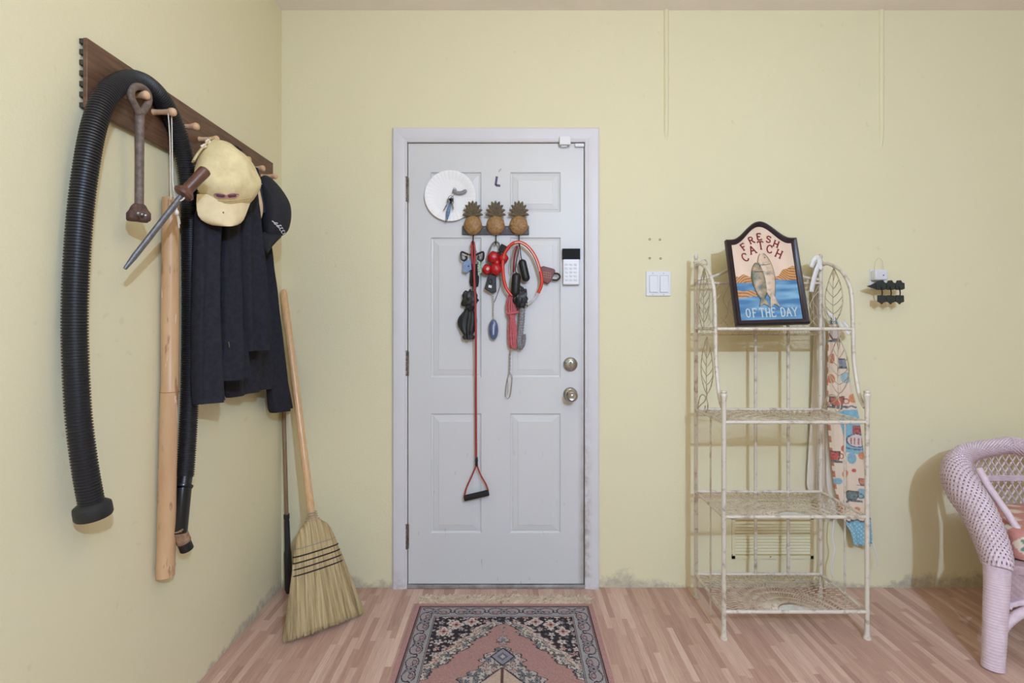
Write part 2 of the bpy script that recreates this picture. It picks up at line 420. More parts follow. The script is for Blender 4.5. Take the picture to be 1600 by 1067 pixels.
# keep orientation of the open front sheet
def door_mat():
    t = NT('door_paint')
    g = t.add('ShaderNodeNewGeometry'); sep = t.add('ShaderNodeSeparateXYZ', {0: (g, 0)})
    n1 = t.add('ShaderNodeTexNoise', {0: (g, 0), 'Scale': 5.0, 'Detail': 4.0})
    base = t.mix((n1, 0), rgba((213, 213, 215)), rgba((207, 207, 210)))
    mp = t.add('ShaderNodeMapping', {0: (g, 0)}); mp.inputs['Scale'].default_value = (40, 1, 14)
    n2 = t.add('ShaderNodeTexNoise', {0: mp, 'Scale': 1.0, 'Detail': 3.0})
    sc = t.ramp((n2, 0), [(.68, (0,0,0,1)), (.74, (1,1,1,1))])
    low = t.add('ShaderNodeMapRange', {0: (sep, 2), 1: 1.0, 2: .1, 3: .05, 4: .55})
    base = t.mix(t.math('MULTIPLY', (sc, 0), (low, 0)), base, rgba((160, 152, 150)))
    # rust and grime along the latch edge
    ed = t.add('ShaderNodeMapRange', {0: (sep, 0), 1: DX1-.03, 2: DX1, 3: 0.0, 4: 1.0})
    n3 = t.add('ShaderNodeTexNoise', {0: (g, 0), 'Scale': 16.0, 'Detail': 6.0})
    lz = t.add('ShaderNodeMapRange', {0: (sep, 2), 1: 1.5, 2: .1, 3: .0, 4: 1.0})
    e = t.math('MULTIPLY', t.math('MULTIPLY', (ed, 0), (lz, 0)), t.math('MULTIPLY', (n3, 0), 1.2))
    base = t.mix(e, base, rgba((120, 92, 78)))
    t.set('Base Color', base); t.set('Roughness', .42)
    nb = t.add('ShaderNodeTexNoise', {0: (g, 0), 'Scale': 60.0}); t.bump((nb, 0), .06)
    return t.m
M_door = door_mat()
part(b, 'door_leaf', M_door, door, smooth=False)
for ci in (1, 3):
    for cj in (1, 3, 5):
        x0, x1, z0, z1 = xs[ci], xs[ci+1], zs[cj], zs[cj+1]; b = MB()
        rings = []
        for ins, dep in ((0, yf), (.004, yf+.006), (.010, yf+.0075), (.013, yf+.005), (.036, yf+.0015), (.038, yf+.0005)):
            rings.append([(x0+ins, dep, z0+ins), (x1-ins, dep, z0+ins), (x1-ins, dep, z1-ins), (x0+ins, dep, z1-ins)])
        nb_ = b.quadgrid(rings, closed_u=True); e = nb_+20; b.f.append((e, e+1, e+2, e+3))
        part(b, 'door_panel', M_door, door, smooth=False)
hg = mat('hinge_metal', (150, 142, 132), (104, 94, 84), 60, .45, .8)
for py in (297, 568, 838):
    b = MB(); c = Q(635, py)
    for k in range(5): b.lathe([(.0055, -.011), (.0062, -.010), (.0062, .010), (.0055, .011)], c+Vector((0, -.006, (k-2)*.0225)), (0,0,1), 12)
    b.lathe([(.004, .056), (.007, .057), (.006, .061), (.001, .063)], c+Vector((0, -.006, 0)), (0,0,1), 12)
    b.bx(c.x-.004, c.x+.012, -.002, .0005, c.z-.056, c.z+.056)
    part(b, 'hinge', hg, door)
c = Q(891, 569)
b = MB(); b.lathe([(.033, 0), (.033, .006), (.029, .012), (.021, .015), (.0205, .022), (.018, .024), (.002, .024)], c, (0,-1,0), 32); db = part(b, 'deadbolt', M_chrome, door)
b = MB(); b.box(c+Vector((0, -.030, 0)), (.007, .016, .03)); part(b, 'thumb_turn', M_chrome, db, bevel=.002)
c = Q(891, 616)
b = MB(); b.lathe([(.033, 0), (.033, .004), (.028, .010), (.015, .014), (.013, .030), (.020, .036), (.0275, .046), (.0285, .056), (.025, .064), (.017, .068), (.012, .0665), (.002, .0665)], c, (0,-1,0), 36); kb = part(b, 'door_knob', M_chrome, door)
b = MB(); b.lathe([(.0075, .066), (.0075, .069), (.004, .070), (.0005, .070)], c, (0,-1,0), 20); part(b, 'lock_button', M_chrome, kb)

# alarm contact
s = thing('door_sensor', 'white two-piece alarm contact above the top right door corner', 'sensor', Q(883, 230, .02))
b = MB(); a = Q(874, 227, .018); e = Q(892, 212, .030); b.bx(a.x, e.x, -.028, -.016, a.z, e.z); part(b, 'sensor_body', M_white, s, bevel=.002)
b = MB(); a = Q(876, 231, 0); e = Q(886, 226, 0); b.bx(a.x, e.x, -.016, -.001, a.z, e.z); part(b, 'bracket', M_white, s, bevel=.001)
b = MB(); a = Q(898, 230.5, 0); e = Q(912, 225.5, 0); b.bx(a.x, e.x, -.014, -.0, a.z, e.z); part(b, 'magnet', M_white, s, bevel=.0015)

# ------------------------------------------------------------------ things on the door
# paper plate
pc = Q(704, 307, 0); b = MB(); R0 = .117; nn = 144; rings = []
for r, h in ((.002, .004), (.075, .004), (.082, .006), (.098, .013), (.112, .017), (R0, .017), (R0, .0155), (.11, .0155), (.08, .003), (.002, .002)):
    rings.append([pc+Vector((math.cos(2*PI*k/nn)*r, -h-(.0011*(k % 4 < 2) if .08 < r else 0), math.sin(2*PI*k/nn)*r)) for k in range(nn)])
b.loft(rings); solo(b, 'paper_plate', mat('paper', (244, 243, 246), rough=.85), 'white fluted paper plate fixed to the upper left of the door', 'plate', ang=25)
# keys on the plate
KM = mat('key_steel', (150, 148, 146), (90, 88, 88), 80, .35, .9)
k = thing('key_bunch', 'bunch of keys with a grey fob hanging over the paper plate', 'keys', Q(700, 348, .02))
b = MB(); b.tube(spline([Q(706, 303, .018), Q(709, 294, .018), Q(713, 297, .018), Q(708, 306, .018), Q(704, 308, .018)], 20), .0012, 6)
cc = Q(704.5, 310, .021); b.tube([cc+Vector((math.cos(a)*.012, 0, math.sin(a)*.013)) for a in np.linspace(0, 2*PI, 20)[:-1]], .0012, 6, closed=True); part(b, 'key_ring', KM, k)
b = MB(); b.tube(spline([Q(708, 297, .018), Q(714, 301, .018), Q(722, 301, .018), Q(729, 297, .018)], 14), [.004]+[.0085]*10+[.009, .008, .004], 10, flat=.45, up=(0,0,1)); part(b, 'fob', mat('grey_fob', (120, 118, 120), (150, 148, 150), 60, .5), k)
def key(px0, py0, px1, py1, m=KM, nm='key'):
    a, e = Q(px0, py0, .022), Q(px1, py1, .022); t = (e-a).normalized(); sd = Vector((t.z, 0, -t.x)); mb = MB(); L = (e-a).length
    head = [a+t*(.010-.010*math.cos(x))+sd*(.010*math.sin(x)) for x in np.linspace(.3, 2*PI-.3, 14)]
    mb.prism(head, (0, .002, 0))
    o_ = [a+t*.017+sd*.0035, a+t*(L-.004)+sd*.0035, a+t*L, a+t*(L-.004)-sd*.001]
    for q in range(6): o_ += [a+t*(L-.008-q*.003)-sd*(.0036 if q % 2 else .0015)]
    o_.append(a+t*.017-sd*.0035); mb.prism(o_, (0, .0018, 0)); part(mb, nm, m, k)
key(703, 310, 693, 330); key(705, 312, 709, 328); key(706, 309, 703, 324, mat('key_dark', (60, 56, 54), rough=.5, metal=.6))
b = MB(); a, e = Q(703, 318, .024), Q(698, 343, .024); b.tube([a, a+(e-a)*.25, a+(e-a)*.6, e], [.004, .008, .009, .005], 8, flat=.4); part(b, 'tag', mat('blue_tag', (62, 92, 130), (110, 140, 170), 90, .5), k, 'blue tag')
b = MB(); b.lathe([(.001, 0), (.004, .002), (.005, .010), (.001, .014)], Q(697.5, 342, .024), (-.15, 0, -1), 10); part(b, 'tag_tip', KM, k)
# sticker letter
b = MB(); R = frame((0,-1,0)); glyph(b, 'L', Q(779, 283, 0)+Vector((0, 0, 0)), R, .036, .041, .0105, rot=-.14, serif=False, th=.0006)
solo(b, 'letter_sticker', mat('purple_print', (88, 78, 112), rough=.6), 'small purple letter L sticker above the pineapple hooks', 'sticker')
b = MB(); b.pillow([Q(778, 268, 0), Q(781, 264, 0), Q(784, 263, 0), Q(783, 266, 0), Q(780, 269, 0)], (0,-1,0), .0006, .0002, 3); solo(b, 'tape_scrap', mat('grey_smudge', (186, 183, 186)), 'tiny grey scrap above the letter sticker', 'tape')

# pineapple hook rail
ph = thing('hook_rail', 'dark rail of three carved pineapple hooks on the white door', 'hook rail', Q(775, 367, .01))
b = MB(); a, e = Q(722.5, 367, 0), Q(826.5, 353.5, 0); b.bx(a.x, e.x, -.012, -.0005, a.z, e.z); rb = part(b, 'rail', mat('rail_grey', (72, 70, 78), (56, 54, 60), 50, .5), ph, bevel=.0015)
M_pine = mat('pineapple_brown', (170, 132, 84), (128, 94, 56), 120, .55); M_leaf = mat('pineapple_leaf', (112, 98, 76), (78, 68, 52), 120, .6)
M_iron = mat('black_iron', (30, 28, 28), rough=.5, metal=.6)
for px in (733.5, 745, 756.5, 792, 805.5): pass
for px, py in ((757, 357), (792, 357), (726, 357), (823, 357)):
    b = MB(); b.lathe([(.003, 0), (.003, .001), (.0015, .0018), (.0003, .0018)], Q(px, py, .012), (0,-1,0), 10); part(b, 'screw', KM, rb)
HK = []
for px, lean in ((739, .0), (774.5, 0), (810.5, 0)):
    c = Q(px, 351, .018); b = MB(); rx, rz = .0385, .0465; rings = []; nu, nv = 48, 32
    for j in range(nv+1):
        th = PI*j/nv; ring = []
        for i in range(nu):
            p = 2*PI*i/nu
            z = math.cos(th); rr = math.sin(th)*(1-.12*z)
            kk = abs(math.sin(4*(p+th*1.1)))*abs(math.sin(4*(p-th*1.1)))
            s_ = 1+.13*(kk**.6)*math.sin(th)
            ring.append(c+Vector((math.cos(p)*rr*rx*s_, math.sin(p)*rr*.020*s_, z*rz)))
        rings.append(ring)
    b.loft(rings); fr = part(b, 'pineapple', M_pine, ph, ang=80)
    b = MB(); base = c+Vector((0, 0, rz*.82))
    for row, (cnt, ln, sp, zz) in enumerate(((6, .034, 1.15, .000), (6, .042, .85, .006), (5, .049, .55, .011), (3, .054, .26, .014))):
        for q in range(cnt):
            a = (q/(cnt-1)-.5)*2*sp if cnt > 1 else 0
            d = Vector((math.sin(a), 0, math.cos(a))); o_ = base+Vector((math.sin(a)*.006, -.004-row*.002, zz)); fo = Vector((0, -1, 0))
            pts = [o_, o_+d*ln*.4+fo*.004, o_+d*ln*.75+fo*.007+Vector((math.sin(a)*.006, 0, -.003*abs(a))), o_+d*ln+fo*.011+Vector((math.sin(a)*.012, 0, -.010*abs(a)))]
            b.tube(spline(pts, 6), [.0065, .0085, .0088, .0078, .0055, .0008], 8, flat=1.0, up=(0,-1,0))
    part(b, 'leaf_crown', M_leaf, ph)
    b = MB(); hx = Q(px+.5, 368, .014)
    hp = [hx+Vector((0, .004, .012)), hx+Vector((0, 0, -.006)), hx+Vector((0, -.001, -.030)), hx+Vector((0, -.010, -.042)), hx+Vector((0, -.022, -.040)), hx+Vector((0, -.026, -.028))]
    b.tube(spline(hp, 24), .0024, 8); part(b, 'hook', M_iron, ph); HK.append(hx+Vector((0, -.012, -.036)))

# --- first hook
M_band = mat('red_band', (172, 60, 60), (146, 40, 46), 200, .5)
rbd = thing('resistance_band', 'long red exercise band with a black foam handle hanging from the left pineapple', 'exercise band', Q(744, 782, .03))
b = MB()
b.tube(spline([HK[0]+Vector((-.004,-.004,.006)), Q(737, 392, .03), Q(740, 420, .036), Q(742, 450, .04), Q(743.5, 520, .045), Q(743.5, 620, .026), Q(744, 718, .022)], 60), .0052, 10)
b.tube(spline([HK[0]+Vector((.003,-.002,.005)), Q(742, 395, .034), Q(741, 420, .044), Q(741.5, 452, .05)], 24), .005, 10)
part(b, 'tube', M_band, rbd)
b = MB(); b.tube(spline([Q(744.5, 726, .022), Q(738, 742, .022), Q(729, 762, .022), Q(725.5, 776, .022)], 16), .0036, 8); b.tube(spline([Q(745, 726, .022), Q(751, 742, .022), Q(759, 756, .022), Q(763, 767, .022)], 16), .0036, 8); part(b, 'strap', M_band, rbd)
b = MB(); b.lathe([(.004, 0), (.0075, .006), (.006, .018), (.008, .026), (.006, .040), (.004, .044)], Q(744.5, 728.5, .022), (0,0,1), 12); part(b, 'connector', M_black, rbd)
b = MB(); a, e = Q(725, 778.5, .022), Q(764, 769.5, .022); b.lathe([(.004, 0), (.0125, .001), (.0135, .004), (.0135, (e-a).length-.004), (.0125, (e-a).length-.001), (.004, (e-a).length)], a, e-a, 18); part(b, 'grip', M_matte, rbd)
# black double hook clip
dh = thing('hook_clip', 'black double ended hook clip on the left pineapple hook', 'clip', Q(738, 408, .04))
b = MB(); b.tube(spline([Q(733, 398, .028), Q(728, 396, .03), Q(721, 394, .03), Q(721, 404, .03), Q(725, 407, .03), Q(729, 404, .03), Q(728, 400, .03)], 26), .0048, 8); part(b, 'hook', M_black, dh)
b = MB(); b.tube(spline([Q(744, 398, .028), Q(748, 396, .03), Q(755, 394, .03), Q(755, 404, .03), Q(751, 407, .03), Q(747, 404, .03), Q(748, 400, .03)], 26), .0048, 8); part(b, 'hook', M_black, dh)
b = MB(); b.tube([Q(731, 398, .027), Q(746, 398, .027)], .0045, 8); part(b, 'bar', M_black, dh)
# blue tag
bt = thing('luggage_tag', 'small light blue house-shaped tag under the left pineapple', 'tag', Q(730, 425, .03))
pts = [Q(723, 424, .030), Q(724, 410, .030), Q(727, 406, .030), Q(731, 407, .030), Q(735.5, 404, .030), Q(737, 421, .030), Q(733, 423, .030), Q(730, 427, .030)]
b = MB(); b.prism(pts, (0, .004, 0)); part(b, 'tag', mat('pale_blue', (128, 152, 190), (106, 130, 172), 70, .5), bt, bevel=.0008)
b = MB(); b.tube(spline([Q(732, 407, .029), Q(733, 395, .032), Q(737, 386, .033)], 12), .0011, 6); part(b, 'cord', M_rope, bt)
b = MB(); b.lathe([(.004, 0), (.0035, .001), (.0003, .001)], Q(732, 416, .030), (0,-1,0), 12); part(b, 'spot', M_black, bt)
# black pouch + green keys
b = MB(); b.pillow([Q(735, 447, .016), Q(733.5, 440, .016), Q(736, 412, .016), Q(748, 412, .016), Q(748.5, 440, .016), Q(747, 448, .016)], (0,-1,0), .010, .006, 6)
solo(b, 'key_pouch', M_matte, 'flat black key pouch behind the red band', 'pouch')
gk = thing('key_card', 'green and white plastic key tag right of the red band', 'key tag', Q(750, 432, .03))
b = MB(); b.prism([Q(747, 431, .030), Q(746, 414, .030), Q(750, 408, .030), Q(753, 414, .030), Q(752.5, 424, .030), Q(749, 432, .030)], (0, .003, 0)); part(b, 'card', mat('green_tag', (84, 140, 92), (190, 200, 184), 120, .5, thr=(.45,.55)), gk)
b = MB(); b.tube(spline([Q(750, 409, .029), Q(747, 398, .030), Q(741, 388, .032)], 10), .001, 6); part(b, 'cord', M_black, gk)
# black bag
bg = thing('folded_bag', 'black cloth bag rolled into two bulges beside the red band', 'bag', Q(731, 530, .03))
M_bag = mat('black_nylon', (30, 30, 33), (40, 40, 44), 30, .45, bump=.4, bscale=60)
b = MB(); b.ell(Q(734.5, 469, .028), (.034, .022, .046), nu=40, nv=28, wob=.42, seed=3, fr=2.6); part(b, 'upper_roll', M_bag, bg)
b = MB()
rows = []
for t in np.linspace(0, 1, 22):
    py = 484+t*46; hw = 5+9*math.sin(PI*min(1, t*1.15))**.7 if t < .87 else 5+9*math.sin(PI*.8)**.7*(1-(t-.87)/.25)
    cx = 733-3*math.sin(PI*t); c = Q(cx, py, .026)
    rows.append([c+Vector((math.cos(a)*hw*.00295*(1+.10*math.sin(6*a+t*5)), math.sin(a)*.021*(1+.20*math.sin(9*a+3*t)), .002*math.sin(5*a))) for a in np.linspace(0, 2*PI, 41)[:-1]])
b.loft(rows); part(b, 'lower_roll', M_bag, bg, ang=80)
b = MB(); b.tube([Q(733, 484, .026)+Vector((math.cos(a)*.022, math.sin(a)*.02, .003*math.sin(a))) for a in np.linspace(0, 2*PI, 25)[:-1]], .0028, 6, closed=True); part(b, 'tie', M_black, bg)
b = MB(); b.tube(spline([Q(738, 457, .028), Q(740, 430, .02), HK[0]+Vector((.001,.002,.004))], 16), .0022, 6); part(b, 'cord', M_black, bg)

# --- second hook
lp = thing('cable_loop', 'grey cable loop with a thin black cord on the middle pineapple hook', 'cable', Q(770, 476, .03))
b = MB(); b.tube(spline([Q(761, 416, .020), Q(764, 395, .022), Q(769, 382, .026), Q(775, 378, .030), Q(780, 382, .026), Q(782, 396, .022)], 30), .0042, 10); part(b, 'loop', mat('grey_cable', (128, 126, 130), (104, 102, 106), 120, .5), lp)
b = MB(); b.tube(spline([Q(778, 424, .016), Q(782, 440, .018), Q(779, 455, .02), Q(774, 468, .02), Q(771, 474, .02)], 24), .0013, 6); part(b, 'cord', M_black, lp)
rt = thing('red_toy', 'bright red four-lobed rubber toy on the middle hook', 'toy', Q(773, 430, .04))
for i, (px, py, r, h) in enumerate(((771, 402, 9.5, .036), (786.5, 404, 8, .032), (761, 421, 8.2, .034), (775, 420.5, 9.3, .042))):
    b = MB(); b.ell(Q(px, py, h), (r*.0029, .021, r*.0029), nu=24, nv=16, wob=.14, seed=i, fr=2.0); o_ = part(b, 'lobe', M_red, rt)
b = MB(); b.ell(Q(776, 411, .036), (.016, .014, .02)); part(b, 'core', M_red, rt)
b = MB(); b.lathe([(.0075, 0), (.007, .002), (.0003, .0022)], Q(762, 420, .054), (-.1,-1,0), 14); part(b, 'emblem', mat('pale_red', (222, 170, 168)), rt, 'pale emblem')
b = MB(); R = Matrix.Rotation(math.radians(-28), 3, 'Y'); 
b.box(Q(787, 389, .040), (.040, .012, .034), Matrix.Rotation(math.radians(28), 3, 'Y')); b.box(Q(779, 398, .036), (.022, .008, .024), Matrix.Rotation(math.radians(40), 3, 'Y'))
solo(b, 'strap_end', M_matte, 'folded black strap end over the red toy', 'strap', bevel=.003)
cl = thing('clicker', 'black flared clip with a white label under the red toy', 'clip', Q(767, 458, .03))
b = MB(); b.prism([Q(757, 451, .036), Q(764, 428, .036), Q(775, 429, .036), Q(775.5, 456, .036), Q(768, 458, .036)], (0, .014, 0)); part(b, 'body', M_black, cl, bevel=.003)
b = MB(); b.prism([Q(763, 449, .0375), Q(763.5, 445, .0375), Q(768.5, 446, .0375), Q(768, 450, .0375)], (0, .002, 0)); part(b, 'label', M_white, cl, 'white label')
b = MB(); b.tube([Q(766, 440, .0365)+Vector((math.cos(a)*.008, 0, math.sin(a)*.010)) for a in np.linspace(0, 2*PI, 21)[:-1]], .0016, 6, closed=True); part(b, 'ring', M_iron, cl)
kc = thing('key_fob', 'blue oval key fob on a thin chain below the middle hook', 'key fob', Q(771, 531, .02))
b = MB(); R = Matrix.Rotation(0, 3, 'Y'); b.ell(Q(771, 515, .016), (.0205, .009, .0465), nu=28, nv=18); fo = part(b, 'fob', mat('blue_fob', (82, 98, 136), (66, 80, 116), 50, .3), kc)
b = MB(); b.ell(Q(771, 515, .024), (.0045, .0025, .026), nu=14, nv=12); part(b, 'inlay', mat('pale_inlay', (176, 186, 206)), fo, 'pale slot')
b = MB(); b.tube([Q(771, 515, .0165)+Vector((math.cos(a)*.0205, 0, math.sin(a)*.0465)) for a in np.linspace(0, 2*PI, 33)[:-1]], .0022, 6, closed=True); part(b, 'rim', mat('steel_rim', (140, 140, 146), rough=.35, metal=.8), fo)
b = MB(); chain(b, [Q(770, 458, .026), Q(771, 474, .02), Q(770.5, 486, .018), Q(771, 499, .016)], .0085, .0011); part(b, 'chain', M_chrome, kc)

# --- third hook
hp = thing('hoop', 'orange-red flexible hoop with a clear end on the right pineapple hook', 'hoop', Q(816, 480, .04))
M_hoop = mat('orange_red', (214, 66, 42), (196, 50, 34), 40, .3)
b = MB(); pts = [Q(800, 462, .045), Q(791, 450, .045), Q(786.5, 430, .045), Q(786, 405, .045), Q(792, 390, .045), Q(801, 380.5, .045), Q(812, 378.5, .045), Q(823, 384, .045), Q(834, 397, .045), Q(841, 413, .045), Q(846, 432, .045), Q(846, 445, .045), Q(841, 458, .045)]
b.tube(spline(pts, 90), .0075, 12); part(b, 'tube', M_hoop, hp)
b = MB(); b.tube(spline([Q(804, 379.6, .0528), Q(812, 378.7, .0530), Q(823, 384.4, .0530), Q(833.5, 397.2, .0530), Q(840.5, 413, .0530), Q(843, 424, .0528)], 40), .0019, 6); part(b, 'highlight_stripe', mat('cream_highlight', (240, 214, 196)), hp, 'pale painted highlight')  # highlight along the hoop put in as a pale coloured strip
b = MB(); b.tube(spline([Q(841, 458, .045), Q(836, 466, .045), Q(829, 472, .045), Q(822, 476, .045)], 20), .0062, 12); part(b, 'clear_end', mat('clear_plastic', (240, 240, 244), rough=.15, extra={'Transmission Weight': .75, 'Alpha': 1.0}), hp, 'clear end')
cb = thing('carabiner', 'red and silver carabiner inside the orange hoop', 'carabiner', Q(803, 424, .03))
b = MB(); b.tube(spline([Q(808, 384, .032), Q(803, 390, .032), Q(798, 410, .032), Q(798, 424, .032), Q(803, 425, .032), Q(807, 405, .032), Q(811, 388, .032), Q(808, 384, .032)], 40)[:-1], .0022, 8, closed=True); part(b, 'ring', M_chrome, cb)
b = MB(); b.tube(spline([Q(808, 385, .036), Q(804, 400, .038), Q(802, 425, .036)], 12), [.004]*12, 8); part(b, 'strap', mat('dark_red', (128, 24, 36), rough=.6), cb, 'dark red strap')
def capsule(name, label, a, e, r, m):
    t = thing(name, label, 'bag dispenser', e, 'black capsule bag dispensers'); a, e = Vector(a), Vector(e); L = (e-a).length; mb = MB(); pr = []
    for k_ in range(8): an = PI/2*k_/7; pr.append((r*math.sin(an), r*(1-math.cos(an))))
    for k_ in range(8): an = PI/2*k_/7; pr.append((r*math.cos(an), L-r+r*math.sin(an)))
    mb.lathe(pr, a, e-a, 20); part(mb, 'shell', m, t)
    mb = MB(); mb.lathe([(r*1.03, 0), (r*1.05, .002), (r*1.03, .004)], a+(e-a)*.45, e-a, 20); part(mb, 'seam', m, t)
    mb = MB(); mb.tube(spline([a, a+Vector((-.004, .004, .02)), HK[2]+Vector((.002, -.002, 0))], 10), .0022, 6); part(mb, 'strap', M_matte, t)
    return t
capsule('bag_dispenser', 'upper black capsule bag dispenser, tilted, inside the orange hoop', Q(815, 405, .032), Q(823, 440, .032), .0185, M_black)
capsule('bag_dispenser', 'lower black capsule bag dispenser left of the tilted one', Q(807, 426, .048), Q(805, 463, .048), .0205, M_black)
db_ = thing('waste_bag', 'crumpled black bag under the two capsules', 'bag', Q(813, 482, .04))
b = MB(); b.ell(Q(813.5, 465, .042), (.030, .018, .047), nu=36, nv=24, wob=.38, seed=11, fr=2.8); part(b, 'bundle', M_bag, db_)
b = MB(); b.tube(spline([Q(816, 452, .05), Q(822, 465, .05), Q(824, 479, .046)], 10), .0026, 6); part(b, 'tail', M_bag, db_)
pk = thing('dog_leash', 'pink rope leash looped in a bundle with a steel chain and snap hook', 'leash', Q(797, 622, .02))
M_pink = mat('pink_rope', (204, 112, 118), (180, 80, 90), 260, .8, bump=.5, bscale=420)
for i, (dx, h) in enumerate(((-7.5, .028), (-3.8, .038), (.2, .034), (3.6, .030), (6.5, .026))):
    b = MB(); pts = spline([Q(800+dx*.4, 458, h), Q(799+dx, 480, h), Q(800+dx*.5, 495, h+.006), Q(801+dx*.8, 515, h), Q(802.5+dx*.9, 538, h), Q(803.5+dx*.5, 544, h-.004)], 44)
    b.tube(pts, [.0048+.0007*math.sin(j*1.9) for j in range(44)], 8); part(b, 'rope', M_pink, pk)
b = MB(); b.tube([Q(801, 489, .032)+Vector((math.cos(a)*.024, math.sin(a)*.014, .005*math.cos(a))) for a in np.linspace(0, 2*PI, 29)[:-1]], .006, 8, closed=True); part(b, 'wrap', M_pink, pk)
b = MB(); b.tube(spline([Q(799, 543, .024), Q(798, 549, .022), Q(797, 555, .02)], 8), .003, 6); chain(b, [Q(797, 553, .018), Q(796.5, 566, .016), Q(796, 584, .014)], .011, .0014); part(b, 'chain', M_chrome, pk)
b = MB(); b.tube(spline([Q(797, 583, .014), Q(800, 589, .014), Q(799, 606, .014), Q(796, 621, .014), Q(790, 619, .014), Q(791, 604, .014), Q(794, 588, .014), Q(797, 583, .014)], 40)[:-1], .0019, 8, closed=True)
b.tube(spline([Q(793, 590, .016), Q(794, 606, .016), Q(793, 617, .016)], 12), .0013, 6); part(b, 'snap_hook', M_chrome, pk)
gw = thing('rope_handle', 'grey woven rope handle hanging beside the pink leash', 'handle', Q(815, 545, .03))
b = MB(); pts = spline([Q(816, 470, .026), Q(815.5, 492, .026), Q(814, 512, .026), Q(811.5, 530, .026), Q(812, 541, .028), Q(816.5, 540, .030), Q(818.5, 530, .030), Q(818, 522, .030)], 130)
b.tube(pts, [.0135+.0014*math.sin(j*1.6)-(.004 if j > 85 else 0) for j in range(130)], 14); part(b, 'braid', mat('grey_weave', (158, 156, 158), (96, 94, 98), 260, .8), gw, ang=80)
# mug plaque
mg = thing('mug_plaque', 'small dark red mug-shaped plaque left of the alarm keypad', 'plaque', Q(858, 444, .01))
M_mug = mat('mug_red', (124, 52, 42), (96, 38, 32), 50, .45)
b = MB(); b.prism([Q(845, 417, .026), Q(849, 415.5, .026), Q(866, 420, .026), Q(868, 423, .026), Q(861, 439, .026), Q(857, 443.5, .026), Q(850, 441, .026), Q(846.5, 436, .026)], (0, .022, 0)); mb_ = part(b, 'mug', M_mug, mg, bevel=.003)
b = MB(); b.tube(spline([Q(865.5, 427, .018), Q(872, 428, .018), Q(875, 433, .018), Q(870, 437.5, .018), Q(862.5, 437, .018)], 20), .0045, 8); part(b, 'mug_handle', mat('mug_dark', (40, 24, 24), rough=.5), mg)
b = MB()
for r_ in range(3):
    x = 848.5
    for wd in (2.4, 3.2, 2.2, 2.0):
        y0 = 424+r_*3.6+(x-848)*.16; b.prism([Q(x, y0, .0268), Q(x+wd, y0+wd*.16, .0268), Q(x+wd, y0+wd*.16+1.7, .0268), Q(x, y0+1.7, .0268)], (0, .001, 0)); x += wd+.9
part(b, 'print', mat('tan_print', (168, 120, 92)), mb_, 'tan lettering')
# keypad
kp = thing('alarm_keypad', 'white alarm keypad with a black display beside the door edge', 'keypad', Q(892, 447, .01))
b = MB(); a, e = Q(879, 445.5, 0), Q(905, 390, 0); b.bx(a.x, e.x, -.020, -.0005, a.z, e.z); kb_ = part(b, 'case', M_white, kp, bevel=.005)
b = MB(); a, e = Q(878.3, 406, 0), Q(905.7, 389.3, 0); b.bx(a.x, e.x, -.0215, -.004, a.z, e.z); part(b, 'display', mat('display_black', (24, 24, 26), rough=.6, spec=.15), kp, bevel=.001)
for r_ in range(5):
    for c_ in range(3):
        a = Q(885+c_*7, 413+r_*6.0, .020); b = MB(); b.box(a+Vector((0, -.0008, 0)), (.013, .003, .009)); part(b, 'key', mat('key_white', (214, 214, 220), rough=.5), kp, bevel=.001)

# ------------------------------------------------------------------ wall fittings
sw = thing('light_switch', 'white double rocker light switch between the door and the metal rack', 'light switch', Q(1028, 463, 0))
b = MB(); a, e = Q(1009, 462.5, 0), Q(1047.5, 424, 0); b.bx(a.x, e.x, -.007, .0005, a.z, e.z); pl_ = part(b, 'plate', M_white, sw, bevel=.002)
for px in (1020.5, 1037):
    a, e = Q(px-6.2, 456.5, 0), Q(px+6.2, 431, 0); b = MB(); b.bx(a.x-.001, e.x+.001, -.0075, -.006, a.z-.001, e.z+.001); part(b, 'rocker_gap', mat('gap_grey', (120, 118, 122)), sw)
    b = MB(); b.prism([(a.x, -.012, a.z), (a.x, -.0085, e.z), (a.x, -.006, e.z), (a.x, -.006, a.z)], (e.x-a.x, 0, 0)); part(b, 'rocker', mat('rocker_white', (224, 224, 230), rough=.4), sw, bevel=.0006)
for px, py in ((1020, 427), (1037, 427), (1020, 460), (1037, 460)):
    b = MB(); b.lathe([(.0025, 0), (.0022, .001), (.0003, .001)], Q(px, py, .007), (0,-1,0), 10); part(b, 'screw', mat('screw_grey', (170, 170, 176), rough=.4), sw)
ot = thing('wall_outlet', 'white wall outlet with a plugged-in adapter right of the rack', 'outlet', Q(1368, 446, 0))
b = MB(); a, e = Q(1358, 452, 0), Q(1383, 421, 0); b.bx(a.x, e.x, -.006, .0005, a.z, e.z); part(b, 'plate', M_white, ot, bevel=.002)
ad = thing('plug_adapter', 'white plug-in adapter in the wall outlet, half hidden by dark leaves', 'adapter', Q(1376, 438, .03))
b = MB(); a, e = Q(1366.5, 437.5, .034), Q(1386, 422.5, .034); b.bx(a.x, e.x, -.040, -.0065, a.z, e.z); part(b, 'body', M_white, ad, bevel=.004)
b = MB(); b.lathe([(.003, 0), (.003, .001), (.0003, .0012)], Q(1380.5, 430, .040), (0,-1,0), 10); part(b, 'indicator', mat('indicator_blue', (60, 60, 140)), ad, 'blue indicator')
ho = thing('leaf_hanger', 'dark green leaf-shaped hanger with hexagonal tags over the outlet', 'hanger', Q(1386, 475, .07))
M_dg = mat('dark_green', (48, 54, 50), (38, 42, 40), 60, .55)
hh = .072
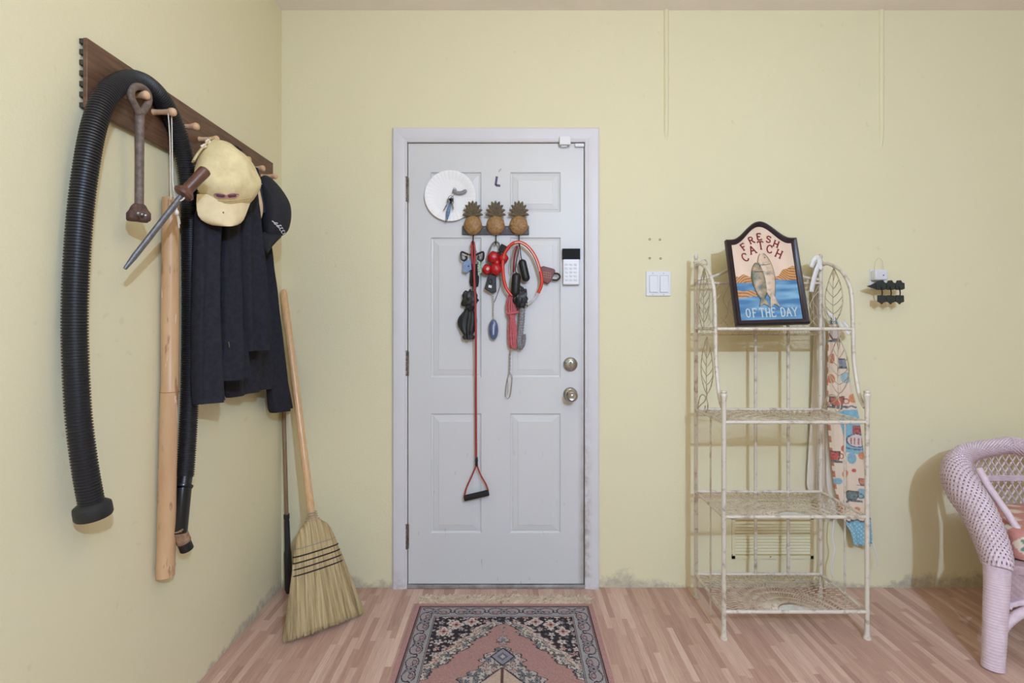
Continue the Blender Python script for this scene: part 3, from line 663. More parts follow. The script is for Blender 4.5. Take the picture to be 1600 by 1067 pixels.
b = MB(); b.prism([Q(1355.5, 447, hh), Q(1363, 444.5, hh), Q(1371, 439.5, hh), Q(1377, 437.5, hh), Q(1383, 441, hh), Q(1382, 451, hh), Q(1373, 453, hh), Q(1364, 450, hh)], (0, .008, 0)); part(b, 'leaf', M_dg, ho, bevel=.001)
for px in (1378, 1392, 1406):
    b = MB(); b.prism([Q(px+dx, 445.5+dy, hh+.004) for dx, dy in ((-8, 5), (-7.5, -3), (-4, -4), (-2.5, -7.5), (2, -7.8), (4.5, -4), (7.6, -3.5), (8, 5.5), (4, 7.3), (-4, 7.3))], (0, .010, 0)); part(b, 'top_tag', M_dg, ho, bevel=.001)
    b = MB(); b.tube(spline([Q(px-1, 448, hh+.005), Q(px, 453, hh+.006), Q(px+.5, 458, hh+.004), Q(px, 462, hh+.004)], 10), .0026, 6); part(b, 'link', M_black, ho)
    qx = px+.5
    b = MB(); b.prism([Q(qx+dx, 467+dy, hh+.003) for dx, dy in ((-6.3, -6), (6, -5.5), (6.6, 4.5), (2, 6), (0, 8.5), (-2.5, 6), (-6.5, 4))], (0, .007, 0)); part(b, 'lower_tag', M_dg, ho, bevel=.001)
b = MB(); b.tube([Q(1366, 445, hh+.003), Q(1366.5, 445, .02), Q(1368, 444, .008)], .002, 6); part(b, 'arm', M_black, ho)
b = MB(); b.tube(spline([Q(1366.5, 423, .012), Q(1367.5, 410, .014), Q(1373, 403, .015), Q(1379, 409, .014), Q(1380, 421, .012)], 24), .0008, 6)
solo(b, 'wire_loop', mat('thin_wire', (205, 196, 160), rough=.4, metal=.3), 'thin pale wire loop rising behind the outlet', 'wire')
# vent low on the wall
vt = thing('wall_vent', 'yellow painted louvred vent low on the wall behind the rack', 'vent', Q(1206, 872, 0))
x0, x1, z0, z1 = Q(1143, 0).x, Q(1270, 0).x, Q(0, 872).z, Q(0, 806).z
b = MB()
for r in ((x0, x1, z0, z0+.014), (x0, x1, z1-.014, z1), (x0, x0+.014, z0, z1), (x1-.014, x1, z0, z1)): b.bx(r[0], r[1], -.007, .0005, r[2], r[3])
part(b, 'vent_frame', M_wall, vt)
b = MB(); b.bx(x0+.01, x1-.01, -.0015, .0005, z0+.01, z1-.01); part(b, 'backing', mat('vent_back', (196, 178, 126)), vt)
for i in range(11):
    z = z0+.022+i*.0138; b = MB(); b.prism([(x0+.013, -.0062, z), (x0+.013, -.0015, z+.010), (x0+.013, -.0012, z+.008), (x0+.013, -.0056, z-.001)], (x1-x0-.026, 0, 0)); part(b, 'slat', M_wall, vt, smooth=False)
for px, py in ((1144.5, 868), (1204, 871)):
    b = MB(); b.lathe([(.0028, 0), (.002, .0012), (.0003, .0014)], Q(px, py-1, .007), (0,-1,0), 10); part(b, 'screw', hm, vt)

# ------------------------------------------------------------------ peg rail on the left wall
BX = -1.045                                   # face of the board
pr = thing('peg_rail', 'long dark wooden peg rail on the left wall with turned pale pegs', 'peg rail', (WX, -.62, 1.75))
y0, y1, z0, z1 = -1.108, -.126, 1.749, 1.922
b = MB(); b.bx(BX-.011, BX, y0, y1, z0, z1); part(b, 'board', M_darkwood, pr, bevel=.002)
b = MB(); b.bx(WX, BX-.012, y0+.03, y1, z0+.01, z1-.01); part(b, 'backing_strip', mat('backing_strip', (150, 138, 110), rough=.8), pr)
M_tooth = mat('tooth_grey', (70, 66, 56), (44, 42, 38), 90, .7)
for i in range(7):
    z = z1-.008-i*.0262; b = MB(); b.box((BX-.0155, y0+.008, z), (.009, .016, .0125)); part(b, 'notch_block', M_tooth, pr, bevel=.001)
PEGD = [1.382, 1.492, 1.602, 1.712, 1.820, 1.922, 2.030, 2.138]; PEGZ = 1.835
for D in PEGD:
    y = D+CAMY; b = MB()
    b.lathe([(.0095, 0), (.0085, .004), (.0075, .012), (.0072, .030), (.0085, .044), (.0112, .052), (.0122, .058), (.0105, .063), (.006, .066), (.0005, .067)], (BX-.001, y, PEGZ), (1,0,0), 18); part(b, 'peg', M_peg, pr)

# ribbed hose
hs = thing('vacuum_hose', 'thick black ribbed hose draped over the first two pegs', 'hose', LW(146, 822, -1.0))
HP = [(143, 786), (133, 730), (123, 650), (118, 560), (117, 480), (121, 390), (128, 310), (138, 240), (149, 190), (163, 155), (183, 133), (208, 125), (232, 134), (254, 158), (271, 190), (284, 228), (293, 275), (297, 330), (298, 400), (298.5, 500), (297, 600), (293.5, 680), (289, 745)]
HX = [-1.0, -1.005, -1.015, -1.025, -1.03, -1.03, -1.028, -1.022, -1.018, -1.016, -1.016, -1.016, -1.018, -1.020, -1.020, -1.020, -1.022, -1.028, -1.032, -1.032, -1.030, -1.028, -1.024]
hpts = spline([LW(p[0], p[1], x) for p, x in zip(HP, HX)], 1500)
# even spacing along the length
acc = [0.0]
for a, e in zip(hpts, hpts[1:]): acc.append(acc[-1]+(e-a).length)
NR = int(acc[-1]/.0018); path = []; j = 0
for i in range(NR+1):
    d = i/NR*acc[-1]
    while j < len(acc)-2 and acc[j+1] < d: j += 1
    path.append(hpts[j].lerp(hpts[j+1], (d-acc[j])/max(1e-9, acc[j+1]-acc[j])))
rad = [.0238+(.0022 if i % 4 in (0, 1) else -.0012) for i in range(NR+1)]
M_hose = mat('hose_black', (38, 37, 40), rough=.42)
b = MB(); b.tube(path, rad, 18); part(b, 'ribbed_tube', M_hose, hs, ang=30)
e0, d0 = path[0], (path[0]-path[40]).normalized()
b = MB(); b.lathe([(.021, -.03), (.022, -.005), (.030, .0), (.0375, .006), (.0385, .012), (.0385, .030), (.0365, .034), (.030, .035), (.029, .012), (.002, .012)], e0, d0, 32); part(b, 'end_collar', mat('collar_black', (34, 35, 36), rough=.5), hs)
b = MB(); side = Vector((0, -1, 0)); 
e1, d1 = path[-1], (path[-1]-path[-40]).normalized()
cuff = [e1-d1*.01, LW(287, 757, -1.02), LW(285.5, 762, -1.02), LW(283, 790, -1.015), LW(279, 833, -1.012)]
b.tube([cuff[0], cuff[1]], .0215, 20); b.tube([cuff[1], cuff[1].lerp(cuff[2], .3), cuff[2]], [.027, .028, .026], 20); b.tube(cuff[2:4]+[cuff[4]], [.0245, .024, .0235], 20); cu = part(b, 'cuff', mat('cuff_black', (26, 26, 30), rough=.22), hs)
k0, k1, k2 = LW(280, 830, -1.010), LW(287, 846, -1.004), LW(292, 858, -1.0)
b = MB(); b.tube([k0-(k1-k0)*.3, k0, k1], [.020, .0205, .0205], 20); part(b, 'tape_wrap', mat('brown_tape', (168, 138, 108), (130, 100, 76), 60, .8), hs, 'tan tape wrap')
b = MB(); t_ = (k2-k1).normalized(); b.lathe([(.0185, -.004), (.019, (k2-k1).length), (.0155, (k2-k1).length), (.0150, .002), (.001, .002)], k1, t_, 24); part(b, 'nozzle', M_black, hs)

# iron bar with an eye
ib = thing('iron_bar', 'rusty iron rod with an eye hung on the first peg, lobed socket foot below', 'iron rod', LW(216, 345, -.99))
M_rust = mat('rusty_iron', (128, 112, 102), (94, 80, 72), 60, .6, .1, bump=.3, bscale=140)
XI = -.996
b = MB(); loop = [(217.5, 177), (211, 165), (205, 153), (204.5, 143), (209, 136.5), (216, 135), (224, 138), (230.5, 146), (232, 158), (228, 167), (219, 178)]
b.tube(spline([LW(x, y, XI+.004) for x, y in loop], 50), .0092, 12); part(b, 'eye', M_rust, ib)
b = MB(); b.tube([LW(217.5, 172, XI), LW(218, 190, XI), LW(218, 250, XI), LW(217.5, 318, XI), LW(217, 328, XI)], [.0125, .0115, .0105, .0105, .012], 14); part(b, 'shaft', M_rust, ib)
b = MB(); c = LW(216.5, 331, XI); n = 48; rings = []
for dz, k_ in ((.020, .45), (.016, .60), (.004, .80), (-.004, 1.0), (-.020, 1.0), (-.024, .92)):
    rings.append([c+Vector((math.cos(a)*.026*k_*(1+.22*math.cos(4*a)), math.sin(a)*.026*k_*(1+.22*math.cos(4*a)), dz)) for a in [2*PI*i/n for i in range(n)]])
b.loft(rings); part(b, 'socket_foot', mat('rust_brown', (108, 80, 68), (70, 52, 46), 70, .75, .1, bump=.4), ib, ang=60)
for a in (-.9, -.2, .5):
    b = MB(); d = Vector((math.cos(a+.0)*.9, -math.cos(a)*.6, 0)); 
for px in (209, 217, 225):  # small steel studs standing in for glints at the foot's holes
    q = c+Vector((.020, (px-217)*.0017-.012, -.012)); b = MB(); b.lathe([(.0042, 0), (.0036, .003), (.0003, .004)], q+Vector((.004, -.008, 0)), (.7,-.7,0), 10); part(b, 'hole_glint', KM, ib)

# bamboo stick with cord
bs = thing('bamboo_pole', 'thick tan bamboo pole hanging from the second peg by a white cord', 'pole', LW(258, 900, -1.03))
def bamboo_mat():
    t = NT('bamboo'); tc = t.add('ShaderNodeTexCoord'); mp = t.add('ShaderNodeMapping', {0: (tc, 3)}); mp.inputs['Scale'].default_value = (1,1,.18)
    n1 = t.add('ShaderNodeTexNoise', {0: mp, 'Scale': 26.0, 'Detail': 4.0}); r = t.ramp((n1, 0), [(.3, rgba((190, 150, 110))), (.7, rgba((207, 170, 130)))])
    n2 = t.add('ShaderNodeTexNoise', {0: mp, 'Scale': 70.0, 'Detail': 5.0}); s_ = t.ramp((n2, 0), [(.60, (0,0,0,1)), (.66, (1,1,1,1))])
    n3 = t.add('ShaderNodeTexNoise', {0: mp, 'Scale': 75.0, 'Detail': 4.0, 'Distortion': .5}); s3 = t.ramp((n3, 0), [(.68, (0,0,0,1)), (.71, (1,1,1,1))])
    base = t.mix(t.math('MULTIPLY', (s_, 0), .6), (r, 0), rgba((128, 86, 56))); base = t.mix(t.math('MULTIPLY', (s3, 0), .6), base, rgba((232, 214, 192)))
    t.set('Base Color', base); t.set('Roughness', .42); t.bump((n1, 0), .1); return t.m
M_bam = bamboo_mat()
BP = [(267, 310), (266.5, 400), (266, 500), (265.5, 607), (265, 612), (264.5, 617), (261.5, 740), (259, 880), (258.8, 884), (258.5, 888), (258.3, 900)]
b = MB(); pts = [LW(x, y, -1.034) for x, y in BP]
b.tube([pts[0]+Vector((0, 0, .001))]+pts, [.016, .0225, .0235, .0245, .0235, .0255, .0235, .024, .0245, .026, .0245, .0245], 24); part(b, 'culm', M_bam, bs, ang=30)
b = MB(); b.tube([pts[4]+Vector((math.cos(a)*.0243, math.sin(a)*.0243, 0)) for a in np.linspace(0, 2*PI, 33)[:-1]], .0014, 6, closed=True); part(b, 'node_ring', mat('node_brown', (150, 104, 70), rough=.6), bs)
b = MB(); pegp = Vector((-.998, PEGD[1]+CAMY, PEGZ+.0095))
st = LW(268, 318, -1.006)
b.tube(spline([pegp+Vector((0, -.007, -.008)), LW(265.5, 220, -1.0), LW(266.5, 290, -1.004), LW(267, 312, -1.007)], 20), .0016, 6)
b.tube(spline([pegp+Vector((0, -.007, -.008)), pegp+Vector((0,0,.001)), pegp+Vector((0, .008, -.008)), LW(269, 230, -.998), LW(270, 285, -.965), LW(274, 310, -.938), LW(276, 328, -.934)], 30), .0016, 6)
part(b, 'cord', M_rope, bs)
# sharpening steel
ss = thing('sharpening_steel', 'sharpening steel with a brown wooden handle slanting across the bamboo pole', 'sharpening steel', LW(195, 420, -.975))
XS = -.966
hA, hB, bE = LW(323, 264, -.875), LW(287, 302, -.920), LW(195, 420, -.990)
ax = (hB-hA); L = ax.length
b = MB(); b.lathe([(.0005, 0), (.010, .001), (.0155, .005), (.0168, .012), (.0150, .05), (.0145, .09), (.0155, L-.03), (.0150, L-.018), (.019, L-.012), (.0265, L-.004), (.0255, L+.004), (.016, L+.010), (.006, L+.012)], hA, ax, 20); part(b, 'handle', mat('handle_brown', (110, 72, 56), (86, 54, 42), 50, .4), ss)
b = MB(); b.tube([hB, hB.lerp(bE, .05), hB.lerp(bE, .85), bE], [.0095, .0085, .0075, .0045], 12, flat=.75); part(b, 'rod', mat('grey_steel', (122, 122, 126), (98, 98, 104), 90, .45, .6), ss)
b = MB(); b.tube([hB.lerp(bE, .06)+Vector((math.cos(a)*.011, math.sin(a)*.006, math.sin(a)*.011)) for a in np.linspace(0, 2*PI, 17)[:-1]], .002, 6, closed=True)
kn = LW(276, 332, -.930); b.ell(kn, (.006, .006, .008)); b.tube(spline([LW(276, 322, -.932), kn, LW(278, 343, -.934), LW(280, 356, -.936)], 14), .0021, 6); b.tube(spline([kn, LW(280, 342, -.932), LW(281, 350, -.936)], 8), .0018, 6); part(b, 'lanyard', M_rope, ss)

# jacket
jk = thing('jacket', 'dark navy fleece jacket hanging from the middle pegs', 'jacket', LW(380, 640, -1.0))
M_jk = mat('navy_fleece', (38, 38, 45), (47, 47, 55), 60, .92, bump=.25, bscale=500, spec=.2)
def cloth_loft(rows, X, th, rip=.008, k=3, ph=0.0, n=110, sub=7):
    rings = []; R = []
    for a, e in zip(rows, rows[1:]):
        for q in range(sub): 
            u = q/sub; R.append([a[i]+(e[i]-a[i])*u for i in range(3)])
    R.append(rows[-1]); m = len(R)
    for j, (py, l, r) in enumerate(R):
        pl, p2 = LW(l, py, X), LW(r, py, X); zz = (pl.z+p2.z)/2; c = (pl+p2)/2; h = (p2-pl)/2; h.z = 0; c.z = zz
        gr = min(1, .25+j/m); ring = []
        for i in range(n):
            a = 2*PI*i/n; ca, sa = math.cos(a), math.sin(a)
            sx = math.copysign(abs(ca)**.9, ca); sy = math.copysign(abs(sa)**.75, sa)
            tk = th*(.75+.25*gr)
            xr = rip*gr*math.sin(k*PI*sx+ph+j*.05)*abs(sa)+.004*mnoise.noise(Vector((sx*3, zz*9, ph)))
            ring.append(c+h*sx+Vector((sy*tk/2+xr, 0, 0)))
        rings.append(ring)
    # close the hem inwards so it reads as cloth
    last = rings[-1]; cc = sum(last, Vector())/n
    rings.append([cc+(p-cc)*.86+Vector((0, 0, .004)) for p in last]); rings.append([cc+(p-cc)*.80+Vector((0, 0, .05)) for p in last])
    mb = MB(); mb.loft(rings); return mb
part(cloth_loft([(232, 359, 373), (262, 348, 392), (330, 330, 412), (450, 338, 428), (560, 347, 432), (603, 351, 428), (612, 356, 424)], -1.016, .055, .010, 3, .4), 'body', M_jk, jk, ang=88)
part(cloth_loft([(300, 322, 345), (340, 312, 342), (420, 310.5, 337), (520, 311, 336), (600, 312, 341), (628, 312.5, 343)], -.968, .060, .020, 1.5, 1.0), 'sleeve', M_jk, jk, ang=88)
part(cloth_loft([(320, 350, 370), (400, 349, 373), (500, 351, 378), (560, 348, 381), (592, 346, 383)], -.955, .055, .020, 1.5, 2.2), 'front_panel', M_jk, jk, ang=88)
part(cloth_loft([(285, 379, 394), (330, 377, 402), (430, 376, 413), (510, 379, 416.5), (547, 382, 418)], -.942, .060, .018, 2, .2), 'front_panel', M_jk, jk, ang=88)
part(cloth_loft([(262, 384, 398), (320, 392, 407), (400, 405, 420), (500, 415, 434), (600, 423, 446), (636, 427, 451), (641, 429, 451)], -1.0, .058, .016, 1.5, .8), 'sleeve', M_jk, jk, ang=88)
b = MB(); c = LW(366, 240, -1.0); b.tube(spline([LW(356, 252, -.99), LW(359, 236, -.985), LW(366, 229.5, -.985), LW(373, 236, -.985), LW(380, 250, -.985)], 24), .010, 10, flat=.6); part(b, 'collar', M_jk, jk)
b = MB(); b.tube(spline([LW(357, 534, -.934), LW(357.7, 538, -.934), LW(358, 543, -.934)], 12), .0018, 6); part(b, 'zip', mat('zip_steel', (150, 146, 130), rough=.4, metal=.7), jk, 'steel zip')

# caps
def outline(pts, p0, n, m=72):
    w_ = [ONP(x, y, p0, n) for x, y in pts]; w_.append(w_[0])
    return spline(w_, m+1)[:-1]
def hitter(mb):
    t = mb.bvh(); o = Vector((0, CAMY, CAMZ))
    def f(px, py, off=.0015):
        d = Vector(((px-800)/F, 1, -(py-HORIZON)/F)).normalized(); h = t.ray_cast(o, d)
        return h[0]-d*off if h[0] is not None else None
    return f
M_cream = mat('cream_cotton', (232, 216, 168), (214, 196, 150), 22, .85, bump=.4, bscale=70)
c1 = thing('cream_cap', 'cream cotton cap with an embroidered badge hanging in front of the jacket', 'cap', LW(345, 354, -.9))
n1 = Vector((.74, -.66, .10)).normalized(); p1 = LW(350, 285, -.915)
crown = MB(); crown.pillow(outline([(332, 219), (345, 222), (362, 229), (382, 243), (397, 262), (405, 283), (402, 300), (390, 318), (366, 326), (340, 322), (318, 308), (306, 290), (303, 268), (312, 240), (322, 226)], p1, n1), n1, .075, .02, 14, wob=.017, seed=2, fr=19, ctr=ONP(356, 278, p1, n1))
part(crown, 'crown', M_cream, c1, ang=80); hit = hitter(crown)
# visor: a curved sheet with thickness
def visor(rows, p0, n, bow, th=.004):
    top, bot = [], []
    for py, l, r in rows:
        a, e = ONP(l, py, p0, n), ONP(r, py, p0, n); rt, rb_ = [], []
        for i in range(17):
            u = i/16*2-1; q = a.lerp(e, i/16)+n*(bow*(1-u*u)); q.z -= .32*bow*(1-u*u); rt.append(q); rb_.append(q-n*th)
        top.append(rt); bot.append(rb_)
    mb = MB(); rings = []
    for rt, rb_ in zip(top, bot): rings.append(rt+rb_[::-1])
    mb.loft(rings); return mb
v = visor([(303, 308, 396), (312, 307.5, 393), (320, 307.5, 390), (328, 308, 387), (336, 310, 384), (343, 315, 381), (348, 323, 377), (351, 331, 372), (352, 337, 368)], ONP(350, 320, p1+n1*.004, n1), n1, .030)
vb = part(v, 'visor', mat('cream_visor', (236, 218, 176), (226, 206, 164), 30, .8), c1); hv = hitter(v)
b = MB()
for s_ in range(2):
    pts = [hit(p, 303+s_*3+6*((p-352)/42)**2*-1+11, .0012) for p in np.linspace(322, 392, 24)]
    pts = [q for q in pts if q is not None]
    if len(pts) > 3: b.tube(pts, .0012, 5)
part(b, 'seam', mat('seam_tan', (200, 176, 120), rough=.8), c1)
b = MB(); b2 = MB()
for cxp, rot in ((344.5, .15), (363, -.12)):
    pts = [hit(cxp+10*math.cos(a), 306+3.6*math.sin(a)+rot*10*math.cos(a), .002) for a in np.linspace(0, 2*PI, 21)[:-1]]
    if all(q is not None for q in pts): b.tube(pts, .0016, 5, closed=True)
    pts = [hit(cxp+d, 306+rot*d, .002) for d in np.linspace(-7, 7, 8)]
    if all(q is not None for q in pts): b2.tube(pts, [.001]+[.0032]*6+[.001], 6)
if b.v: part(b, 'badge_outline', mat('badge_pink', (190, 132, 128), rough=.8), c1, 'pink embroidered outline')
if b2.v: part(b2, 'badge', mat('badge_purple', (82, 54, 84), rough=.8), c1, 'dark purple embroidery')
q = hv(349, 332, .001)
if q is not None: b = MB(); b.ell(q, (.0025, .0025, .003), nu=8, nv=6); part(b, 'visor_mark', mat('grey_mark', (130, 122, 120)), c1)
b = MB(); b.tube(spline([LW(302, 252, -.955), LW(309, 240, -.95), LW(318, 229, -.948), LW(327, 219, -.95), LW(333, 221, -.955)], 24), .0115, 10, flat=.3, up=(.75,-.66,0)); part(b, 'adjuster_strap', M_cream, c1)
b = MB(); q = LW(318, 228.5, -.943); b.box(q, (.014, .003, .011), frame(n1) @ Matrix.Rotation(.7, 3, 'Z') @ Matrix.Rotation(PI/2, 3, 'X')); q = LW(325, 221, -.943); b.box(q, (.014, .003, .011), frame(n1) @ Matrix.Rotation(.9, 3, 'Z') @ Matrix.Rotation(PI/2, 3, 'X')); part(b, 'buckle', mat('buckle_white', (226, 214, 206), rough=.5), c1)
# tan cap behind
c2 = thing('tan_cap', 'tan cap seen edge-on between the cream cap and the black cap', 'cap', LW(402, 345, -.95))
n2 = Vector((.80, -.60, 0)); p2 = LW(400, 300, -.93)
M_tan = mat('tan_cotton', (214, 190, 152), (200, 172, 136), 30, .85)
b = MB(); b.pillow(outline([(384, 258), (390, 253), (396, 258), (400, 272), (404, 290), (408, 308), (410.5, 322), (410, 336), (405.5, 345), (402, 338), (399, 318), (395, 298), (389, 278)], p2, n2), n2, .012, .006, 6); part(b, 'visor', M_tan, c2)
p2b = LW(388, 268, -.955); b = MB(); b.pillow(outline([(368, 250), (380, 245), (390, 250), (394, 268), (390, 286), (378, 292), (368, 280)], p2b, n2, 40), n2, .03, .01, 6, wob=.004); part(b, 'crown', M_tan, c2, ang=80)
# black cap
c3 = thing('black_cap', 'black cap with white lettering hanging from the last pegs by the corner', 'cap', LW(418, 395, -.95))
n3 = Vector((.50, -.86, .05)).normalized(); p3 = LW(430, 330, -.915)
M_bc = mat('black_cotton', (32, 32, 37), (40, 40, 46), 50, .85, bump=.2, bscale=200)
crown = MB(); crown.pillow(outline([(403, 280), (412, 274), (421, 277), (433, 288), (444, 302), (452, 317), (455, 332), (454, 348), (449, 362), (438, 370), (426, 375), (414, 374), (409, 350), (406, 315)], p3, n3), n3, .06, .02, 10, wob=.005, seed=5); part(crown, 'crown', M_bc, c3, ang=80); hit3 = hitter(crown)
b = MB(); b.pillow(outline([(411, 362), (424, 364), (440, 368), (432, 378), (424, 387), (417.5, 396.5), (412, 391), (408, 384), (407, 372)], p3+n3*.02, n3, 48), n3, .016, .004, 5); part(b, 'visor', M_bc, c3)
b = MB()
def mark(pts, r=.0016):
    w_ = [hit3(x, y, .0012) for x, y in pts]
    if all(q is not None for q in w_): b.tube(w_, r, 5)
mark([(425, 345), (429, 348), (434, 349)], .0022); mark([(428, 349), (433, 352), (437, 353)], .002); mark([(432, 353), (437, 356)], .002)
for x, y in ((436, 351), (438.5, 355), (441, 359), (443.5, 363)):
    mark([(x-1.8, y+3), (x+2.6, y+.5)]); mark([(x-1.8, y+3), (x-.2, y+5.4)]) ; mark([(x+2.6, y+.5), (x+3.6, y+2.6)])
if b.v: part(b, 'lettering', mat('white_thread', (214, 214, 216), rough=.8), c3, 'white lettering')
b = MB(); b.ribbon([LW(401, 279, -.925), LW(404, 290, -.922), LW(408, 310, -.922), LW(411, 332, -.925)], .016, n3, 0); b.ribbon([LW(401, 279, -.926), LW(404, 290, -.923), LW(408, 310, -.923), LW(411, 332, -.926)], .016, n3, -.002); part(b, 'strap', mat('navy_strap', (34, 38, 62), rough=.8), c3, 'navy strap')
b = MB(); b.tube([LW(400, 287, -.92), LW(409, 287.5, -.92)], .0016, 6); part(b, 'stitch', mat('white_thread'  , (214, 214, 216)), c3)

# ------------------------------------------------------------------ broom
br = thing('corn_broom', 'large corn broom with a long wooden handle leaning into the corner', 'broom', (-.745, -.317, 0))
B0 = Vector((-.745, -.317, .004)); T0 = Vector((-1.044, -.030, 1.374)); AX = (T0-B0); WD = Vector((.234, .194, 0)).normalized(); ND = AX.normalized().cross(WD).normalized()
WD2 = (WD-AX.normalized()*WD.dot(AX.normalized())).normalized()
b = MB(); b.tube([B0.lerp(T0, t) for t in (.26, .32, .5, .8, .985, .995, 1.0)], [.0145, .0150, .0155, .0155, .0150, .0135, .009], 18); part(b, 'handle', mat('broom_handle', (220, 182, 138), (206, 162, 116), 20, .3, stretch=(6,6,.4)), br)
def bsec(t, extra=0.0):                       # half width, half depth of the bristle head at height t along the axis
    K = [(.0, .152, .030), (.06, .134, .030), (.12, .112, .030), (.17, .098, .030), (.21, .088, .030), (.255, .070, .029), (.272, .056, .027), (.285, .034, .024), (.296, .0215, .0215), (.31, .019, .019)]
    for a, e in zip(K, K[1:]):
        if t <= e[0]:
            u = (t-a[0])/(e[0]-a[0]); return a[1]+(e[1]-a[1])*u+extra, a[2]+(e[2]-a[2])*u+extra
    return K[-1][1]+extra, K[-1][2]+extra
def bring(t, extra=0.0, n=96, fl=.0012, low=None):
    hw, hd = bsec(t, extra); c = B0.lerp(T0, t); out = []
    wv = WD.lerp(WD2, min(1, t/.1)).normalized()
    for i in range(n):
        a = 2*PI*i/n; f = 1+fl*60*(mnoise.noise(Vector((i*1.7, 3.1, 0))))*.25
        out.append(c+wv*(math.copysign(abs(math.cos(a))**.85, math.cos(a))*hw)+ND*(math.sin(a)*hd*f))
    return out
def straw_mat(name, c1_, c2_, c3_):
    t = NT(name); a = t.add('ShaderNodeTexCoord'); dirv = AX.normalized()
    v1 = t.add('ShaderNodeVectorMath', {0: (a, 3), 1: tuple(WD2)}, operation='DOT_PRODUCT'); v2 = t.add('ShaderNodeVectorMath', {0: (a, 3), 1: tuple(dirv)}, operation='DOT_PRODUCT')
    k = t.math('DIVIDE', (v1, 1), t.math('ADD', t.math('MULTIPLY', (v2, 1), -.16), .16)); cv = t.add('ShaderNodeCombineXYZ', {0: t.math('MULTIPLY', k, 13.0), 1: t.math('MULTIPLY', (v2, 1), 3.0)})
    n_ = t.add('ShaderNodeTexNoise', {0: cv, 'Scale': 1.0, 'Detail': 5.0, 'Roughness': .7}); r = t.ramp((n_, 0), [(.32, rgba(c1_)), (.5, rgba(c2_)), (.7, rgba(c3_))])
    t.set('Base Color', (r, 0)); t.set('Roughness', .6); t.bump((n_, 0), .6, .004); return t.m
M_straw = straw_mat('straw', (116, 96, 62), (184, 160, 114), (222, 202, 158)); 
b = MB(); b.loft([bring(t) for t in (.012, .04, .08, .12, .15, .18, .21, .235, .255, .265, .272, .279, .285, .291, .296, .30)]); part(b, 'straw_head', M_straw, br, ang=80)
M_strand = mat('straw_strand', (206, 182, 132), (164, 138, 92), 160, .6)
b = MB(); rnd = random.Random(3)
for i in range(1900):
    a = rnd.uniform(0, 2*PI); rr = math.sqrt(rnd.random()) if i % 3 == 0 else rnd.uniform(.92, 1.04)
    ca = math.copysign(abs(math.cos(a))**.85, math.cos(a)); sa = math.sin(a); t0 = rnd.uniform(.14, .19) if i % 3 else .09
    pts = []; jit = rnd.uniform(-.012, .012)
    for u in (0, .5, 1.0):
        t = t0*(1-u)+rnd.uniform(-.000, .006)*u; hw, hd = bsec(t); c = B0.lerp(T0, t); wv = WD.lerp(WD2, min(1, t/.1)).normalized()
        p = c+wv*(ca*hw*rr+jit*u)+ND*(sa*hd*rr+rnd.uniform(-.003, .003)*u); p.z = max(p.z, .0015); pts.append(p)
    b.tube(pts, [.0009, .0010, .0005], 3, cap=False)
part(b, 'straw', M_straw, br, kind='stuff', smooth=False)
for t, m_, r_ in ((.226, 'grey', .0012), (.206, 'b', .0026), (.190, 'b', .0026), (.174, 'b', .0026), (.158, 'b', .0026)):
    b = MB(); b.tube(bring(t, .0015, 64, 0), r_, 6, closed=True)
    part(b, 'stitching', mat('grey_wire', (150, 148, 140), rough=.5) if m_ == 'grey' else mat('black_twine', (40, 32, 30), rough=.9), br)
for k_ in range(4):
    b = MB(); t = .292+.0065*k_; hw, hd = bsec(t, .0012); c = B0.lerp(T0, t); b.tube([c+WD2*(math.cos(a)*hw)+ND*(math.sin(a)*hd) for a in np.linspace(0, 2*PI, 33)[:-1]], .0024, 6, closed=True); part(b, 'neck_wire', mat('neck_wire', (176, 160, 136), rough=.5), br)

# second pole in the corner
pl = thing('corner_pole', 'thin grey-brown pole with a black foot standing in the corner behind the broom', 'pole', (-1.02, -.05, 0))
pa, pb = Vector((-1.012, -.045, .0)), Vector((-1.0535, -.013, .965))
b = MB(); b.tube([pa.lerp(pb, t) for t in (.34, .6, .99, 1.0)], [.0085, .0085, .0085, .006], 12); part(b, 'shaft', mat('old_wood', (150, 122, 92), (122, 98, 74), 30, .6, stretch=(4,4,.4)), pl)
b = MB(); b.tube([pa.lerp(pb, t) for t in (.36, .365, .345, .34, .33, .20, .185, .02, .0)], [.009, .0125, .0125, .0105, .0115, .0130, .016, .017, .012], 14); part(b, 'foot', mat('foot_black', (34, 34, 42), rough=.45), pl)

# ------------------------------------------------------------------ rug
rug = thing('area_rug', 'oriental rug with a pink field and lavender floral border in front of the door', 'rug', (-.035, -.70, 0))
RX0, RX1, RY1, RL = -.415, .347, -.150, 1.20
nu_, nv_ = 300, 440
U = np.linspace(0, 1, nu_); V = np.linspace(0, 1, nv_)**1.25
uu, vv = np.meshgrid(U, V)
RWD = RX1-RX0
X_ = (uu-.5)*RWD; Y_ = vv*RL
def rc(c): return np.array(lin(c))
